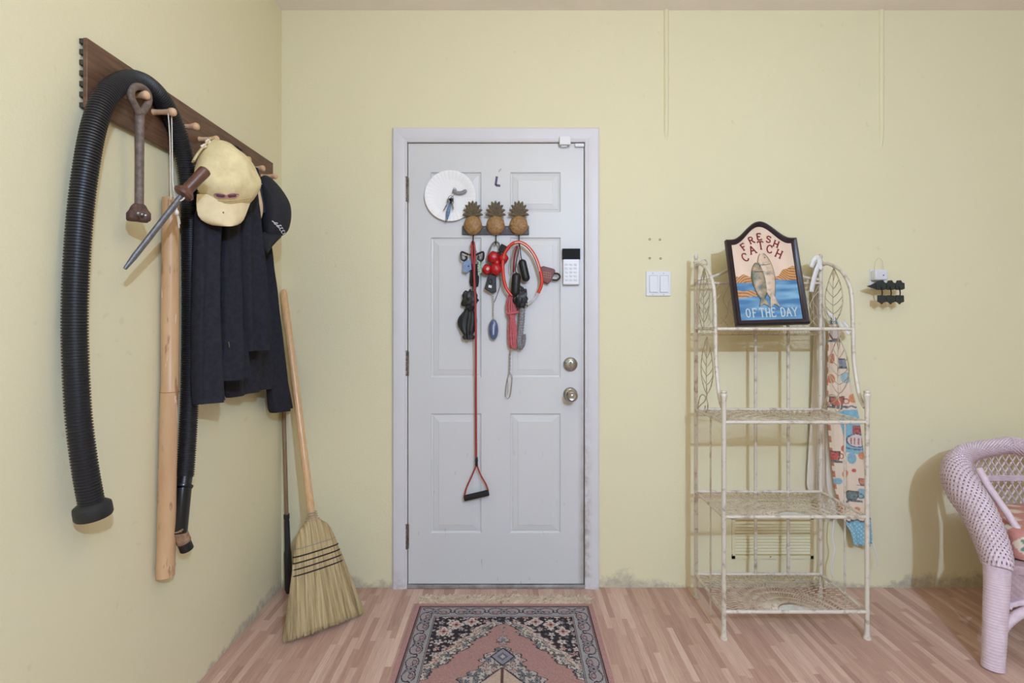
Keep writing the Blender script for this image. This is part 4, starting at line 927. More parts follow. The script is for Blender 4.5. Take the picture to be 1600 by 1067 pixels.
# mirrored coordinates: distance from the centre line and from the nearer end
xa = np.abs(X_); ye = np.minimum(Y_, RL-Y_)
HWr = RWD/2; dE = np.minimum(HWr-xa, ye)       # distance to the edge
img = np.empty(X_.shape+(3,)); img[:] = rc((168, 110, 102))
def put(mask, c, a=1.0): img[mask] = img[mask]*(1-a)+rc(c)*a
rs = np.random.RandomState(4)
def hsh(ix, iy, k): return np.mod(np.sin(ix*12.9898+iy*78.233+k*37.7)*43758.5453, 1.0)
def florets(cond, su, sv, offu, offv, base_r, cols, ring=None):
    gx = X_/su+offu; gy = Y_/sv+offv; ix = np.floor(np.where(X_ < 0, -gx, gx)); iy = np.floor(gy)
    gx = np.where(X_ < 0, -gx, gx); fx = (gx-ix-.5)*su; fy = (gy-iy-.5)*sv
    jx = (hsh(ix, iy, 1)-.5)*su*.4; jy = (hsh(ix, iy, 2)-.5)*sv*.4
    dx, dy = fx-jx, fy-jy; an = np.arctan2(dy, dx); r = np.hypot(dx, dy)
    pet = base_r*(1+.35*np.cos(5*an+hsh(ix, iy, 4)*6))*(.75+.5*hsh(ix, iy, 5))
    sel = (hsh(ix, iy, 3)*len(cols)).astype(int)
    if ring is not None: put(cond & (r < pet*1.35), ring)
    for k_, c_ in enumerate(cols): put(cond & (r < pet) & (sel == k_), c_)
    put(cond & (r < pet*.3), (70, 58, 70))
put(dE < .020, (186, 124, 116)); put((dE > .018) & (dE < .023), (56, 44, 52)); put((dE > .0265) & (dE < .029), (64, 50, 58))
bor = (dE > .029) & (dE < .092); put(bor, (154, 146, 148))
# scrolling border: ovals outlined in dark with florets between
side = (HWr-xa) < ye
s_ = np.where(side, Y_-.06, X_+.072); c_ = np.where(side, HWr-xa, ye)-.060
per = .144; ph_ = np.mod(s_, per)-per/2
for cx_, rx_, ry_ in ((-.036, .029, .023), (.036, .029, .023)):
    e = np.sqrt(((ph_-cx_)/rx_)**2+((c_+.002)/ry_)**2)
    put(bor & (e < 1), (160, 142, 144)); put(bor & (np.abs(e-1) < .085) & ((np.abs(ph_-cx_) < .024) | (c_ < .008)), (62, 46, 56))
    e2 = np.hypot((ph_-cx_)/.012, (c_-.006)/.008); put(bor & (e2 < 1), (170, 126, 124)); put(bor & (np.abs(e2-1) < .18), (84, 62, 74))
e = np.hypot(ph_/.017, c_/.017); an = np.arctan2(c_, ph_); put(bor & (e < 1.1+.3*np.cos(6*an)), (70, 62, 72)); put(bor & (e < .85+.25*np.cos(6*an)), (132, 124, 130)); put(bor & (e < .6+.2*np.cos(6*an+1)), (150, 130, 136)); put(bor & (e < .3), (60, 50, 64))
pe = np.abs(np.abs(ph_)-per/2); e = np.hypot(pe/.011, (c_)/.010); put(bor & (np.abs(e-.8) < .3) & (c_ > -.006), (60, 46, 56)); put(bor & (e < .4), (186, 150, 150))
put((dE > .092) & (dE < .0945), (52, 40, 48)); put((dE > .0945) & (dE < .098), (176, 150, 146)); put((dE > .098) & (dE < .1015), (52, 40, 48))
inn = dE > .1015
put(inn, (50, 40, 48))
florets(inn, .043, .041, .25, .1, .0115, [(204, 182, 170), (170, 150, 150), (196, 132, 120)], (74, 56, 62))
florets(inn, .026, .024, .1, .45, .0050, [(196, 178, 168), (112, 112, 124)])
# corner florets, larger
for cx_, cy_ in ((.190, .155), (.235, .20), (.130, .135)):
    dx, dy = xa-cx_, ye-cy_; r = np.hypot(dx, dy); an = np.arctan2(dy, dx)
    put(inn & (r < .024*(1+.3*np.cos(4*an))), (206, 184, 170)); put(inn & (r < .015*(1+.35*np.cos(4*an))), (190, 120, 110)); put(inn & (r < .006), (70, 50, 56))
# field: widening diamond with scalloped edge
wv = (ye-.135)*.80; sc_ = .010*np.sin(ye*78)+.009*np.abs(np.sin(ye*120+.6))-.004+.004*np.sin(ye*330); wv = np.where(ye < .135, -1, wv); 
d = wv+sc_-xa
zb = inn & (d > -.072) & (ye > .11)
put(zb, (196, 176, 160)); put(zb & (np.abs(d+.072) < .004), (110, 62, 60)); put(zb & (np.abs(d+.05) < .0035), (150, 96, 84)); 
florets(zb & (d < -.04), .040, .046, .4, .3, .009, [(200, 140, 118), (206, 170, 150)], (150, 120, 110))
florets(zb & (d > -.042), .030, .028, .2, .2, .0095, [(120, 122, 126), (176, 160, 150), (98, 108, 112)], (64, 52, 58))
fld = inn & (d > 0); put(fld, (178, 120, 110)); put(inn & (np.abs(d+.003) < .0035), (70, 54, 60))
# medallion
yc = ye
def orn(cy_, rx_, ry_, c1_, c2_=None, pet=0, amp=.2, edge=(60, 48, 56)):
    dx, dy = xa/rx_, (yc-cy_)/ry_; r = np.hypot(dx, dy); an = np.arctan2(dy, dx); k_ = 1+amp*np.cos(pet*an) if pet else 1
    put(fld & (r < k_*1.12), edge); put(fld & (r < k_), c1_)
    if c2_ is not None: put(fld & (r < k_*.5), c2_)
orn(.255, .020, .022, (168, 152, 150), (120, 110, 122), 6); put(fld & (xa < .028) & (np.abs(yc-.268) < .003), (52, 42, 50))
mw = np.interp(ye, [.29, .31, .35, .38, .40, .43, .47, .50, .56, .60], [0, .022, .070, .078, .066, .10, .145, .150, .19, .20])+.008*np.sin(ye*190)
md = fld & (xa < mw); put(fld & (xa < mw+.005) & (ye > .285), (66, 54, 60)); put(md, (182, 164, 154))
florets(md, .030, .028, .35, .3, .0095, [(120, 118, 124), (196, 150, 132), (104, 110, 116)], (66, 54, 60))
dd = np.abs(xa)/.040+np.abs(ye-.352)/.044; put(md & (dd < 1.18), (48, 40, 52)); put(md & (dd < 1), (136, 128, 144)); put(md & (dd < .55), (96, 92, 112)); put(md & (dd < .25), (176, 160, 160))
tn = fld & (xa < .075*np.clip((ye-.41)/.08, 0, 1)) & (ye > .41) & (ye < .50); put(tn, (196, 160, 132)); put(tn & (np.abs(xa-.002) < .004), (96, 60, 56))
put(fld & (np.abs(xa-.075*np.clip((ye-.41)/.08, 0, 1)) < .0035) & (ye > .415) & (ye < .50), (60, 48, 56))
cd = fld & (ye > .492) & (xa < .085); put(cd, (44, 42, 56)); florets(cd, .028, .026, .5, .2, .008, [(120, 120, 140), (180, 150, 150)], None)
img += rs.normal(0, .012, img.shape[:2])[..., None]; lum = img.mean(-1, keepdims=True); img = img*.66+lum*.34; fz = rs.normal(0, .10, img.shape[:2])[..., None]; img = np.clip(img*(1+fz)*.97+.008, .01, 1)
b = MB(); hz = .007+.0006*rs.rand(nv_, nu_)
vs = np.stack([RX0+uu*RWD, RY1-Y_, hz], -1).reshape(-1, 3)
b.v = [tuple(p) for p in vs]
b.f = [(j*nu_+i, j*nu_+i+1, (j+1)*nu_+i+1, (j+1)*nu_+i) for j in range(nv_-1) for i in range(nu_-1)]
n0 = len(b.v); per_ = [(0, i) for i in range(nu_)]+[(j, nu_-1) for j in range(1, nv_)]+[(nv_-1, i) for i in range(nu_-2, -1, -1)]+[(j, 0) for j in range(nv_-2, 0, -1)]
b.v += [(vs[j*nu_+i][0], vs[j*nu_+i][1], .0) for j, i in per_]; m_ = len(per_)
b.f += [(per_[k_][0]*nu_+per_[k_][1], n0+k_, n0+(k_+1) % m_, per_[(k_+1) % m_][0]*nu_+per_[(k_+1) % m_][1]) for k_ in range(m_)]
cc_ = np.ones((len(b.v), 4)); cc_[:n0, :3] = img.reshape(-1, 3); cc_[n0:, :3] = rc((150, 96, 88)); b.c = cc_
part(b, 'pile', mat('rug_pile', (150, 100, 95), rough=.95, attr='paint', bump=.5, bscale=420, spec=.1), rug)
b = MB(); rnd = random.Random(8)
for i in range(620):
    x = RX0+.01+(RWD-.02)*rnd.random(); yb = RY1-.002; L_ = rnd.uniform(.055, .088); dx = rnd.uniform(-.03, .03); pts = []
    for q in range(6):
        u = q/5; pts.append((x+dx*u+.008*math.sin(u*9+i), yb+L_*u+.004*math.sin(u*11+i*2), .004+.006*math.sin(PI*u)*rnd.random()+rnd.random()*.002))
    b.tube(pts, .0014, 3, cap=False)
part(b, 'fringe', mat('fringe_beige', (224, 206, 184), (202, 178, 154), 40, .9), rug, 'cream tangled fringe', kind='stuff')

# ------------------------------------------------------------------ metal shelf rack
RXL, RXR, YB, YF = .819, 1.373, -.088, -.387
ZS = [(1.198, -.302), (.838, YF), (.472, YF), (.105, YF)]          # shelf heights and their front edges
rack = thing('bakers_rack', 'antique white wire rack with four shelves and leaf-patterned sides against the back wall', 'shelf rack', ((RXL+RXR)/2, -.24, 0))
M_ant = mat('antique_white', (216, 207, 194), (142, 118, 96), 30, .5, .1, thr=(.52,.76), bump=.2, bscale=160)
M_wire = mat('antique_wire', (204, 192, 170), (150, 128, 106), 60, .5, .2, thr=(.5,.7))
RP = .0085
for X in (RXL, RXR):
    b = MB(); b.lathe([(.004, 0), (.0125, .001), (.0125, .007), (.0095, .012), (RP, .02), (RP, 1.488), (.010, 1.489), (.012, 1.494), (.0095, 1.500), (.0055, 1.504), (.0085, 1.510), (.010, 1.518), (.007, 1.527), (.001, 1.530)], (X, YB, 0), (0,0,1), 16); part(b, 'back_leg', M_ant, rack)
    b = MB(); b.lathe([(.004, 0), (.0145, .001), (.0145, .007), (.0105, .014), (.0092, .03), (RP, .06), (RP, .90), (.0095, .925), (.0135, .94), (.0135, .944), (.010, .950), (.0125, .956), (.011, .960), (.001, .962)], (X, YF, 0), (0,0,1), 16); part(b, 'front_leg', M_ant, rack)
    sgn = -1 if X == RXL else 1
    b = MB(); prof = [(2.276, 1.478), (2.24, 1.482), (2.209, 1.4755), (2.136, 1.440), (2.09, 1.386), (2.07, 1.328), (2.062, 1.2006), (2.056, 1.0747), (2.033, .962), (2.012, .915), (1.992, .893)]
    b.tube(spline([(X, d+CAMY, z) for d, z in prof], 60), .0075, 12); part(b, 'side_rail', M_ant, rack)
    # scroll at the top of the leg
    b = MB(); b.tube(spline([(X-sgn*.006, YB, 1.455), (X-sgn*.012, YB-.01, 1.490), (X-sgn*.03, YB-.012, 1.505), (X-sgn*.045, YB-.012, 1.492), (X-sgn*.040, YB-.012, 1.478), (X-sgn*.032, YB-.012, 1.484)], 30), .0032, 8); part(b, 'scroll', M_ant, rack)
    # mid bar of each side
    b = MB(); b.tube([(X, -.255, .838), (X, -.255, .02)], .0038, 8); part(b, 'side_bar', M_ant, rack)
    # wire leaves
    for z0, z1, yc, hw in ((1.225, 1.455, -.182, .060), (.925, 1.165, -.215, .066)):
        b = MB(); n_ = 22
        for sd in (-1, 1): b.tube([(X, yc+sd*hw*math.sin(PI*(u**.8))**.9*(1 if 0 < u < 1 else 0), z0+(z1-z0)*u) for u in np.linspace(0, 1, n_)], .0021, 6)
        b.tube([(X, yc+.006*math.sin(u*3), z0-.03+(z1-z0+.03)*u) for u in np.linspace(0, 1, 12)], .0021, 6)
        for q in range(5):
            u = .16+q*.155; 
            for sd in (-1, 1):
                u2 = min(.95, u+.16); e = hw*math.sin(PI*(u2**.8))**.9
                b.tube(spline([(X, yc, z0+(z1-z0)*u), (X, yc+sd*e*.5, z0+(z1-z0)*(u+.06)), (X, yc+sd*e, z0+(z1-z0)*u2)], 6), .0016, 5)
        part(b, 'wire_leaf', M_wire, rack)
    b = MB(); b.tube(spline([(X, -.218, .925), (X, -.190, .890), (X, -.150, .870), (X, -.105, .845), (X, -.097, .84)], 20), .0026, 6)
    part(b, 'leaf_stem', M_wire, rack)
    b = MB(); b.tube(spline([(X, -.110, .842), (X, -.135, .90), (X, -.185, .915), (X, -.225, .885), (X, -.215, .850), (X, -.195, .852), (X, -.198, .872)], 34), .0026, 6); part(b, 'curl', M_wire, rack)
    b = MB(); b.tube(spline([(X, -.182, 1.20), (X, -.150, 1.215), (X, -.105, 1.30), (X, -.097, 1.31)], 16), .0024, 6); part(b, 'leaf_stem', M_wire, rack)
# back panel: bars and arched top
for X in (.950, 1.084, 1.229):
    if X < 1: continue
    b = MB(); b.tube([(X, YB-.0, .105), (X, YB-.0, 1.475)], .0068, 10)
    for z in (.22, .47, .838, 1.198): b.lathe([(.0068, -.008), (.0088, -.004), (.0088, .004), (.0068, .008)], (X, YB, z), (0,0,1), 10)
    part(b, 'back_bar', M_ant, rack)
b = MB(); b.tube(spline([(RXL, YB, 1.415), (.90, YB, 1.43), (1.0, YB, 1.475), (1.096, YB, 1.49), (1.19, YB, 1.475), (1.29, YB, 1.43), (RXR, YB, 1.415)], 50), .0068, 10); part(b, 'top_arch', M_ant, rack)
b = MB(); b.tube([(RXL, YB, 1.40), (RXR, YB, 1.40)], .0055, 10); part(b, 'top_rail', M_ant, rack)
for k, (xa_, xb_) in enumerate(((RXL+.01, 1.075), (1.238, RXR-.01))):
    b = MB()
    for q in range(5):
        x = xa_+(xb_-xa_)*(q+.5)/5; b.tube(spline([(x-.03, YB, 1.21), (x+.01, YB, 1.27), (x-.012, YB, 1.33), (x+.02, YB, 1.40)], 14), .0016, 5)
    for q in range(4):
        x = xa_+(xb_-xa_)*(q+.5)/4; b.tube(spline([(x+.04, YB, 1.21), (x-.02, YB, 1.30), (x+.03, YB, 1.38)], 12), .0014, 5)
    part(b, 'back_wirework', M_wire, rack, kind='stuff')
for k, (z, yf_) in enumerate(ZS):
    sh = None; fx0, fx1 = RXL+.012, RXR-.012
    b = MB()
    b.tube([(RXL, yf_, z), (RXR, yf_, z)], .0068, 10)
    sh = part(b, 'shelf', M_ant, rack)
    b = MB(); b.tube([(RXL, YB, z), (RXR, YB, z)], .0068, 10); b2 = MB()
    part(b, 'back_rail', M_ant, sh)
    for X in (RXL, RXR):
        b = MB(); b.tube([(X, YB, z), (X, yf_, z)], .0062, 10); part(b, 'end_rail', M_ant, sh)
    # lower lace rail at the back
    b = MB(); b.tube([(RXL, YB, z-.028), (RXR, YB, z-.028)], .0022, 6); N_ = 22
    b.tube([(RXL+(RXR-RXL)*q/(2*N_), YB, z-(.028 if q % 2 else .004)) for q in range(2*N_+1)], .0013, 5); part(b, 'lace_rail', M_wire, sh, kind='stuff')
    # sunburst mesh
    xc, ys = (RXL+RXR)/2, yf_+.004; dep = YB-yf_; sc = dep/.299
    b = MB(); hz_ = .058
    pts = [(xc+math.cos(a)*hz_, ys+math.sin(a)*hz_*.8*sc, z+.001) for a in np.linspace(0, PI, 25)]
    b.prism(pts, (0, 0, -.0015)); part(b, 'sun_disc', mat('sun_white', (214, 214, 208), (190, 186, 176), 40, .45), sh, smooth=False)
    b = MB()
    for rr in (.066, .092, .128): b.tube([(xc+math.cos(a)*rr*1.25, ys+math.sin(a)*rr*1.1*sc, z) for a in np.linspace(0, PI, 40)], .0013, 5)
    NRY = 44
    for q in range(NRY):
        a = PI*(q+.5)/NRY; dx, dy = math.cos(a), math.sin(a); 
        L_ = min((RXR-RXL)/2/max(abs(dx), 1e-6), dep/max(dy, 1e-6)); pts = []
        nn_ = max(6, int(L_/.007))
        for i in range(nn_+1):
            s_ = .058+(L_-.058)*i/nn_; w_ = .0055*math.sin(s_*170)*(1 if s_ > .13 else .25)
            pts.append((xc+dx*s_-dy*w_, ys+(dy*s_+dx*w_), z-.001))
        pts = [p for p in pts if p[1] < YB and RXL < p[0] < RXR]
        if len(pts) > 2: b.tube(pts, .0016, 4, cap=False)
    part(b, 'wire_mesh', M_wire, sh, kind='stuff')

# ------------------------------------------------------------------ painted sign
SB = Vector((.928, -.236, 1.2065))
uD = Vector((.998, -.0, .030)).normalized(); vD = Vector((-.036, .215, .976)); vD = (vD-uD*vD.dot(uD)).normalized(); nD = uD.cross(vD)   # towards the room
SW, SHS, SHT = .302, .378, .457
def sp(u, v, h=0.0): return SB+uD*u+vD*v+nD*h
def top_h(u, ins=0.0):
    x = abs(u-SW/2)/(SW*.425); s_ = (1+math.cos(PI*min(1, x)))/2
    return SHS+(SHT-SHS)*s_-ins
sign = thing('fish_sign', 'arched dark-framed fish sign reading FRESH CATCH OF THE DAY on the top shelf', 'sign', sp(SW/2, 0))
us = list(np.linspace(0, SW, 41)); out = [(0, 0)]+[(u, top_h(u)) for u in us]+[(SW, 0)]
FW = .023
ui = list(np.linspace(FW, SW-FW, 41)); inn_ = [(FW, FW)]+[(u, top_h(SW/2+(u-SW/2)*1.07)-FW*(.98)) for u in ui]+[(SW-FW, FW)]
b = MB(); rings = []
def mixo(t): return [(o_[0]+(i_[0]-o_[0])*t, o_[1]+(i_[1]-o_[1])*t) for o_, i_ in zip(out, inn_)]
for t, h in ((0, 0), (0, .018), (.08, .024), (.3, .028), (.6, .026), (.8, .020), (.92, .0185), (1, .014), (1, 0)): rings.append([sp(u, v, h) for u, v in mixo(t)])
b.loft(rings, cap=False, closed=True); part(b, 'frame', mat('sign_frame', (46, 32, 40), (36, 25, 32), 30, .35), sign, ang=50)
NU, NV = 120, 180; b = MB(); cols = []
prs = np.random.RandomState(2)
for j in range(NV):
    for i in range(NU):
        u = FW*.9+(SW-1.8*FW)*i/(NU-1); tv = j/(NV-1); topv = top_h(SW/2+(u-SW/2)*1.07)-FW*.92; v = FW*.9+(topv-FW*.9)*tv
        b.v.append(tuple(sp(u, v, .012)))
        x, y = u/SW, v/SHT
        c = np.array(lin((226, 200, 178)))*(1+.04*math.sin(x*20+y*9))
        sh1 = .445+.012*math.sin(x*9); 
        if y < sh1:
            wv_ = .5+.5*math.sin(y*70+1.5*math.sin(x*6)+x*3); wv2 = mnoise.noise(Vector((x*4, y*26, 1)))
            deep = np.array(lin((66, 118, 164))); lite = np.array(lin((132, 176, 204))); c = deep+(lite-deep)*max(0, min(1, .25+.3*(wv_-.5)+.7*wv2+(.3 if .24 < y < .38 and x > .55 else 0)))
        hill = max(.475-.9*max(0, x-.30)**1.3+.012*math.sin(x*40), 0) if x < .42 else .445+.10*min(1, max(0, (x-.62)/.2))+.01*math.sin(x*44)
        lowb = .395 if x < .5 else .40+.02*math.sin(x*20)
        if x < .42 and lowb+.01 < y < hill or (x > .62 and .43-.05*(x-.62) < y < hill):
            st_ = math.sin((y+.35*abs(x-.5))*240+3*math.sin(x*25)); c = np.array(lin((206, 152, 92) if st_ < .3 else (148, 92, 52)))
        low = .315-.10*max(0, x-.16)+.01*math.sin(x*30)
        if x < .52 and .255+.06*x < y < low+.02:
            st_ = math.sin((y+.2*x)*210+2*math.sin(x*22)); c = np.array(lin((202, 150, 96) if st_ < .3 else (150, 98, 60)))
        cols.append(list(np.clip(c, 0, 1))+[1])
for j in range(NV-1):
    for i in range(NU-1): b.f.append((j*NU+i, j*NU+i+1, (j+1)*NU+i+1, (j+1)*NU+i))
b.c = np.array(cols); part(b, 'painted_panel', mat('sign_paint', (220, 200, 180), rough=.5, attr='paint'), sign)
b = MB(); b.prism([sp(u, v, .011) for u, v in [(FW*.5, FW*.5)]+[(u, top_h(u)-FW*.6) for u in np.linspace(FW*.5, SW-FW*.5, 21)]+[(SW-FW*.5, FW*.5)]], -nD*.008); part(b, 'back_board', mat('sign_back', (120, 96, 76)), sign, smooth=False)
RS = Matrix((uD, vD, nD)).transposed()
M_letr = mat('sign_red', (128, 34, 34), rough=.5); M_letw = mat('sign_pale', (196, 208, 206), rough=.5)
D2 = math.radians
for word, items in (('FRESH', ((.075, .346, .50), (.1105, .374, .30), (.1465, .389, .02), (.185, .376, -.30), (.2145, .354, -.46))), ('CATCH', ((.074, .298, .42), (.109, .3305, .26), (.1475, .349, .0), (.183, .332, -.24), (.220, .309, -.52)))):
    b = MB()
    for ch, (u, v, r_) in zip(word, items): glyph(b, ch, sp(u, v, .0125), RS, (.0235 if word == 'FRESH' else .027), (.0285 if word == 'FRESH' else .035), .0060, r_+.02, th=.0008)
    part(b, 'lettering', M_letr, sign, 'dark red word ' + word, smooth=False)
for wd, items in (('OF', (.056, .084)), ('THE', (.114, .1385, .162)), ('DAY', (.201, .2255, .250))):
    b = MB()
    for ch, u in zip(wd, items): glyph(b, ch, sp(u, .054, .0125), RS, .021, .036, .0048, 0, th=.0008)
    part(b, 'lettering', M_letw, sign, 'pale word ' + wd, smooth=False)
# two relief fish
def fish(u0, v0, u1, v1, hw, m, lab, ph_):
    a, e = Vector((u0, v0, 0)), Vector((u1, v1, 0)); ax_ = e-a; L_ = ax_.length; t = ax_/L_; s_ = Vector((-t.y, t.x, 0))
    rings = []
    for q in range(31):
        x = q/30; wv = hw*(math.sin(PI*min(1, x*.93+.02))**.62)*(1-.42*x)+.002; hgt = .013*(math.sin(PI*min(1, x*.94+.03))**.5)*(1-.35*x)+.001
        c = a+ax_*x*.84; ring = []
        for k_ in range(17):
            an = PI*k_/16; p = c+s_*(math.cos(an)*wv); ring.append(sp(p.x, p.y, .0125+math.sin(an)*hgt))
        for k_ in range(1, 4): p = c+s_*(-wv+2*wv*k_/4); ring.append(sp(p.x, p.y, .0122))
        rings.append(ring)
    mb = MB(); mb.loft(rings); f_ = part(mb, 'fish', m, sign, lab, ang=60)
    mb = MB()
    for k_ in (0, 16): mb.tube([r[k_]+nD*.0008 for r in rings], .0013, 5)
    part(mb, 'outline', mat('fish_outline', (58, 52, 50), rough=.6), f_)
    c = a+ax_*.80; tl = [c+s_*.007, a+ax_*.90+s_*.014, a+ax_*1.02+s_*.022, a+ax_*.95+s_*.002, a+ax_*1.02-s_*.019, a+ax_*.90-s_*.012, c-s_*.007]
    mb = MB(); mb.prism([sp(p.x, p.y, .019) for p in tl], -nD*.006); part(mb, 'tail_fin', m, f_, bevel=.001)
    c = a+ax_*.52+s_*(hw*.75*ph_); fl = [c, c+s_*ph_*.012+t*.016, c+s_*ph_*.016+t*.034, c+t*.022-s_*ph_*.004]
    mb = MB(); mb.prism([sp(p.x, p.y, .017) for p in fl], -nD*.004); part(mb, 'side_fin', mat('fin_grey', (176, 164, 160)), f_, bevel=.0006)
    mb = MB(); p = a+ax_*.09+s_*.004; mb.ell(sp(p.x, p.y, .0225), (.002, .002, .002), nu=10, nv=8); part(mb, 'eye', M_black, f_)
    mb = MB(); mb.tube([sp(p.x, p.y, .0125+.0136*math.sqrt(max(0, 1-(d_/.9)**2))) for d_ in np.linspace(-.7, .7, 11) for p in [a+ax_*(.20+.03*(1-d_*d_))+s_*(hw*.80*d_)]], .0010, 5); part(mb, 'gill', mat('gill_brown', (110, 92, 84)), f_)
fish(.124, .272, .124, .082, .040, mat('fish_green', (104, 112, 100), (186, 160, 128), 24, .45, thr=(.38, .6)), 'greenish grey fish behind', 1)
fish(.1475, .312, .1680, .078, .038, mat('fish_pink', (216, 190, 164), (132, 128, 114), 26, .42, thr=(.46, .68)), 'pale pinkish fish in front', -1)

# ------------------------------------------------------------------ apron
ap = thing('apron', 'cream kitchen apron printed with teacups hanging by white ties at the right of the rack', 'apron', P(1346, 850, -.055))
YA = -.052
def interp_rows(rows, py):
    for a, e in zip(rows, rows[1:]):
        if py <= e[0]:
            u = (py-a[0])/(e[0]-a[0]); return a[1]+(e[1]-a[1])*u, a[2]+(e[2]-a[2])*u
    return rows[-1][1], rows[-1][2]
AR = [(496, 1298, 1306), (512, 1295, 1312), (545, 1293, 1317), (600, 1293, 1328), (650, 1295, 1340), (700, 1298, 1348), (760, 1303, 1357), (808, 1314, 1362), (830, 1328, 1364), (850, 1333, 1365)]
def cup(px, py, cx_, cy_, w_, h_, body, c):
    dx, dy = (px-cx_)/w_, (py-cy_)/h_
    if abs(dx) < 1-.45*max(0, dy) and -1 < dy < .75:
        edge = abs(dx) > .82-.45*max(0, dy) or dy < -.75 or dy > .6
        return np.array(lin((60, 40, 50) if edge else body))
    if abs(dx) < 1.35 and .75 <= dy < 1.05: return np.array(lin((70, 80, 96)))
    if ((dx-1.15)/.4)**2+((dy+.1)/.5)**2 < 1 and ((dx-1.15)/.22)**2+((dy+.1)/.28)**2 > 1: return np.array(lin(body))
    return c
CUPS = [(1306, 522, 9, 12, (196, 180, 170)), (1318, 568, 8, 8, (110, 130, 150)), (1309, 628, 12, 9, (186, 70, 52)), (1303, 713, 9, 9, (176, 52, 48)), (1331, 775, 11, 8, (70, 110, 112)), (1347, 752, 6, 6, (190, 110, 80))]
DOTS = [(1332, 622, 6, 7, (206, 128, 78)), (1299, 592, 5, 7, (196, 110, 60)), (1332, 716, 6, 9, (110, 166, 190)), (1345, 711, 5, 6, (204, 122, 74)), (1321, 740, 7, 6, (206, 130, 84)), (1308, 751, 7, 5, (112, 166, 190)), (1322, 590, 7, 9, (140, 180, 190)), (1300, 560, 3, 8, (190, 100, 60)), (1345, 770, 6, 8, (120, 170, 190)), (1312, 795, 4, 8, (180, 90, 60)), (1335, 735, 3, 3, (190, 60, 50)), (1316, 700, 3, 5, (190, 70, 50)), (1340, 795, 4, 4, (200, 120, 80))]
def apron_col(px, py):
    c = np.array(lin((226, 206, 184)))
    if py < 506: c = np.array(lin((110, 168, 184)))
    if py < 506 and False: pass
    l, r = interp_rows(AR, py)
    if 506 < py < 800 and px-l < 3 and math.sin(py*.35) > -.1: c = np.array(lin((176, 96, 58)))
    band = 640+.12*(1330-px)
    if band < py < 708+.15*(px-1330) and px > 1310+max(0, (py-655))*.25: c = np.array(lin((104, 172, 196)))
    if abs(py-(band-3-2.5*abs(math.sin(px*.28)))) < 1.2 and px > 1306: c = np.array(lin((70, 70, 90)))
    for cx_, cy_, w_, h_, bd in DOTS:
        if ((px-cx_)/w_)**2+((py-cy_)/h_)**2 < 1: c = np.array(lin(bd))
    for cx_, cy_, w_, h_, bd in CUPS: c = cup(px, py, cx_, cy_, w_, h_, bd, c)
    # teapot on the blue band
    d = ((px-1338)/14)**2+((py-688)/11)**2
    if d < 1: c = np.array(lin((206, 196, 196) if d < .72 else (50, 44, 80)))
    if d < .6 and math.sin(px*1.3) > .2 and 684 < py < 694: c = np.array(lin((176, 96, 80)))
    if abs(px-1338) < 6 and 664 < py < 677: c = np.array(lin((150, 40, 56)))
    if abs(((px-1338)/18)**2+((py-697)/5)**2-1) < .3 and py > 696: c = np.array(lin((60, 60, 100)))
    if py > 812+3*abs(math.sin(px*.3)): c = np.array(lin((104, 176, 200)))
    elif py > 809+3*abs(math.sin(px*.3)): c = np.array(lin((60, 60, 80)))
    k_ = .85+.2*mnoise.noise(Vector((px*.35, py*.35, 2))); c = c*k_+np.array(lin((222, 206, 186)))*(1-k_)
    if py > 816 and (math.sin(px*1.1)*math.sin(py*1.0)) > .55: c = np.array(lin((190, 216, 224)))
    return c
b = MB(); cols = []; NVA, NUA = 330, 80; front = []
for j in range(NVA):
    py = 496+354*j/(NVA-1); l, r = interp_rows(AR, py)
    for i in range(NUA):
        u = i/(NUA-1); px = l+(r-l)*u; hem = 3*math.sin(u*PI)*(j/(NVA-1))**6
        dy = .011*math.sin(u*10+py*.012)*(.35+.65*j/NVA)+.003*math.sin(u*23+py*.03)
        p = P(px, py+hem, YA); b.v.append((p.x, p.y+dy, p.z)); cols.append(list(np.clip(apron_col(px, py), 0, 1))+[1])
for j in range(NVA-1):
    for i in range(NUA-1): b.f.append((j*NUA+i, j*NUA+i+1, (j+1)*NUA+i+1, (j+1)*NUA+i))
b.c = np.array(cols); o = part(b, 'printed_front', mat('apron_print', (220, 200, 180), rough=.85, attr='paint', bump=.2, bscale=600), ap)
so = o.modifiers.new('thick', 'SOLIDIFY'); so.thickness = .0012
BR = [(410, 1271, 1277), (440, 1267, 1281), (520, 1271, 1290), (640, 1268, 1293), (760, 1262, 1304), (800, 1280, 1318), (812, 1300, 1330)]
b = MB(); rows_ = []
for j in range(60):
    py = 410+402*j/59; l, r = interp_rows(BR, py); rows_.append([P(l+(r-l)*i/30, py, -.030)+Vector((0, .009*math.sin(i*.55+py*.01), 0)) for i in range(31)])
b.quadgrid(rows_); o = part(b, 'white_lining', mat('apron_lining', (222, 212, 196), rough=.9), ap, 'plain off-white back'); so = o.modifiers.new('thick', 'SOLIDIFY'); so.thickness = .0012
M_tie = mat('white_tie', (232, 230, 228), rough=.85)
def tie(pts, wd, Y=-.118):
    w_ = spline([P(x, y, Y) for x, y in pts], 24); mb = MB(); mb.ribbon(w_, wd, (0.15,-1,.1), 0); o = part(mb, 'tie', M_tie, ap); s_ = o.modifiers.new('thick', 'SOLIDIFY'); s_.thickness = .0015
tie([(1268, 418), (1272, 407), (1278, 402), (1282, 408), (1276, 422), (1271, 440), (1268, 456)], .022); tie([(1277, 400), (1281, 410), (1284, 420), (1278, 412)], .016)
tie([(1283, 480), (1292, 487), (1302, 496), (1303, 505)], .015, -.07); tie([(1318, 502), (1328, 514), (1329, 522), (1322, 517), (1312, 504)], .014, -.07)
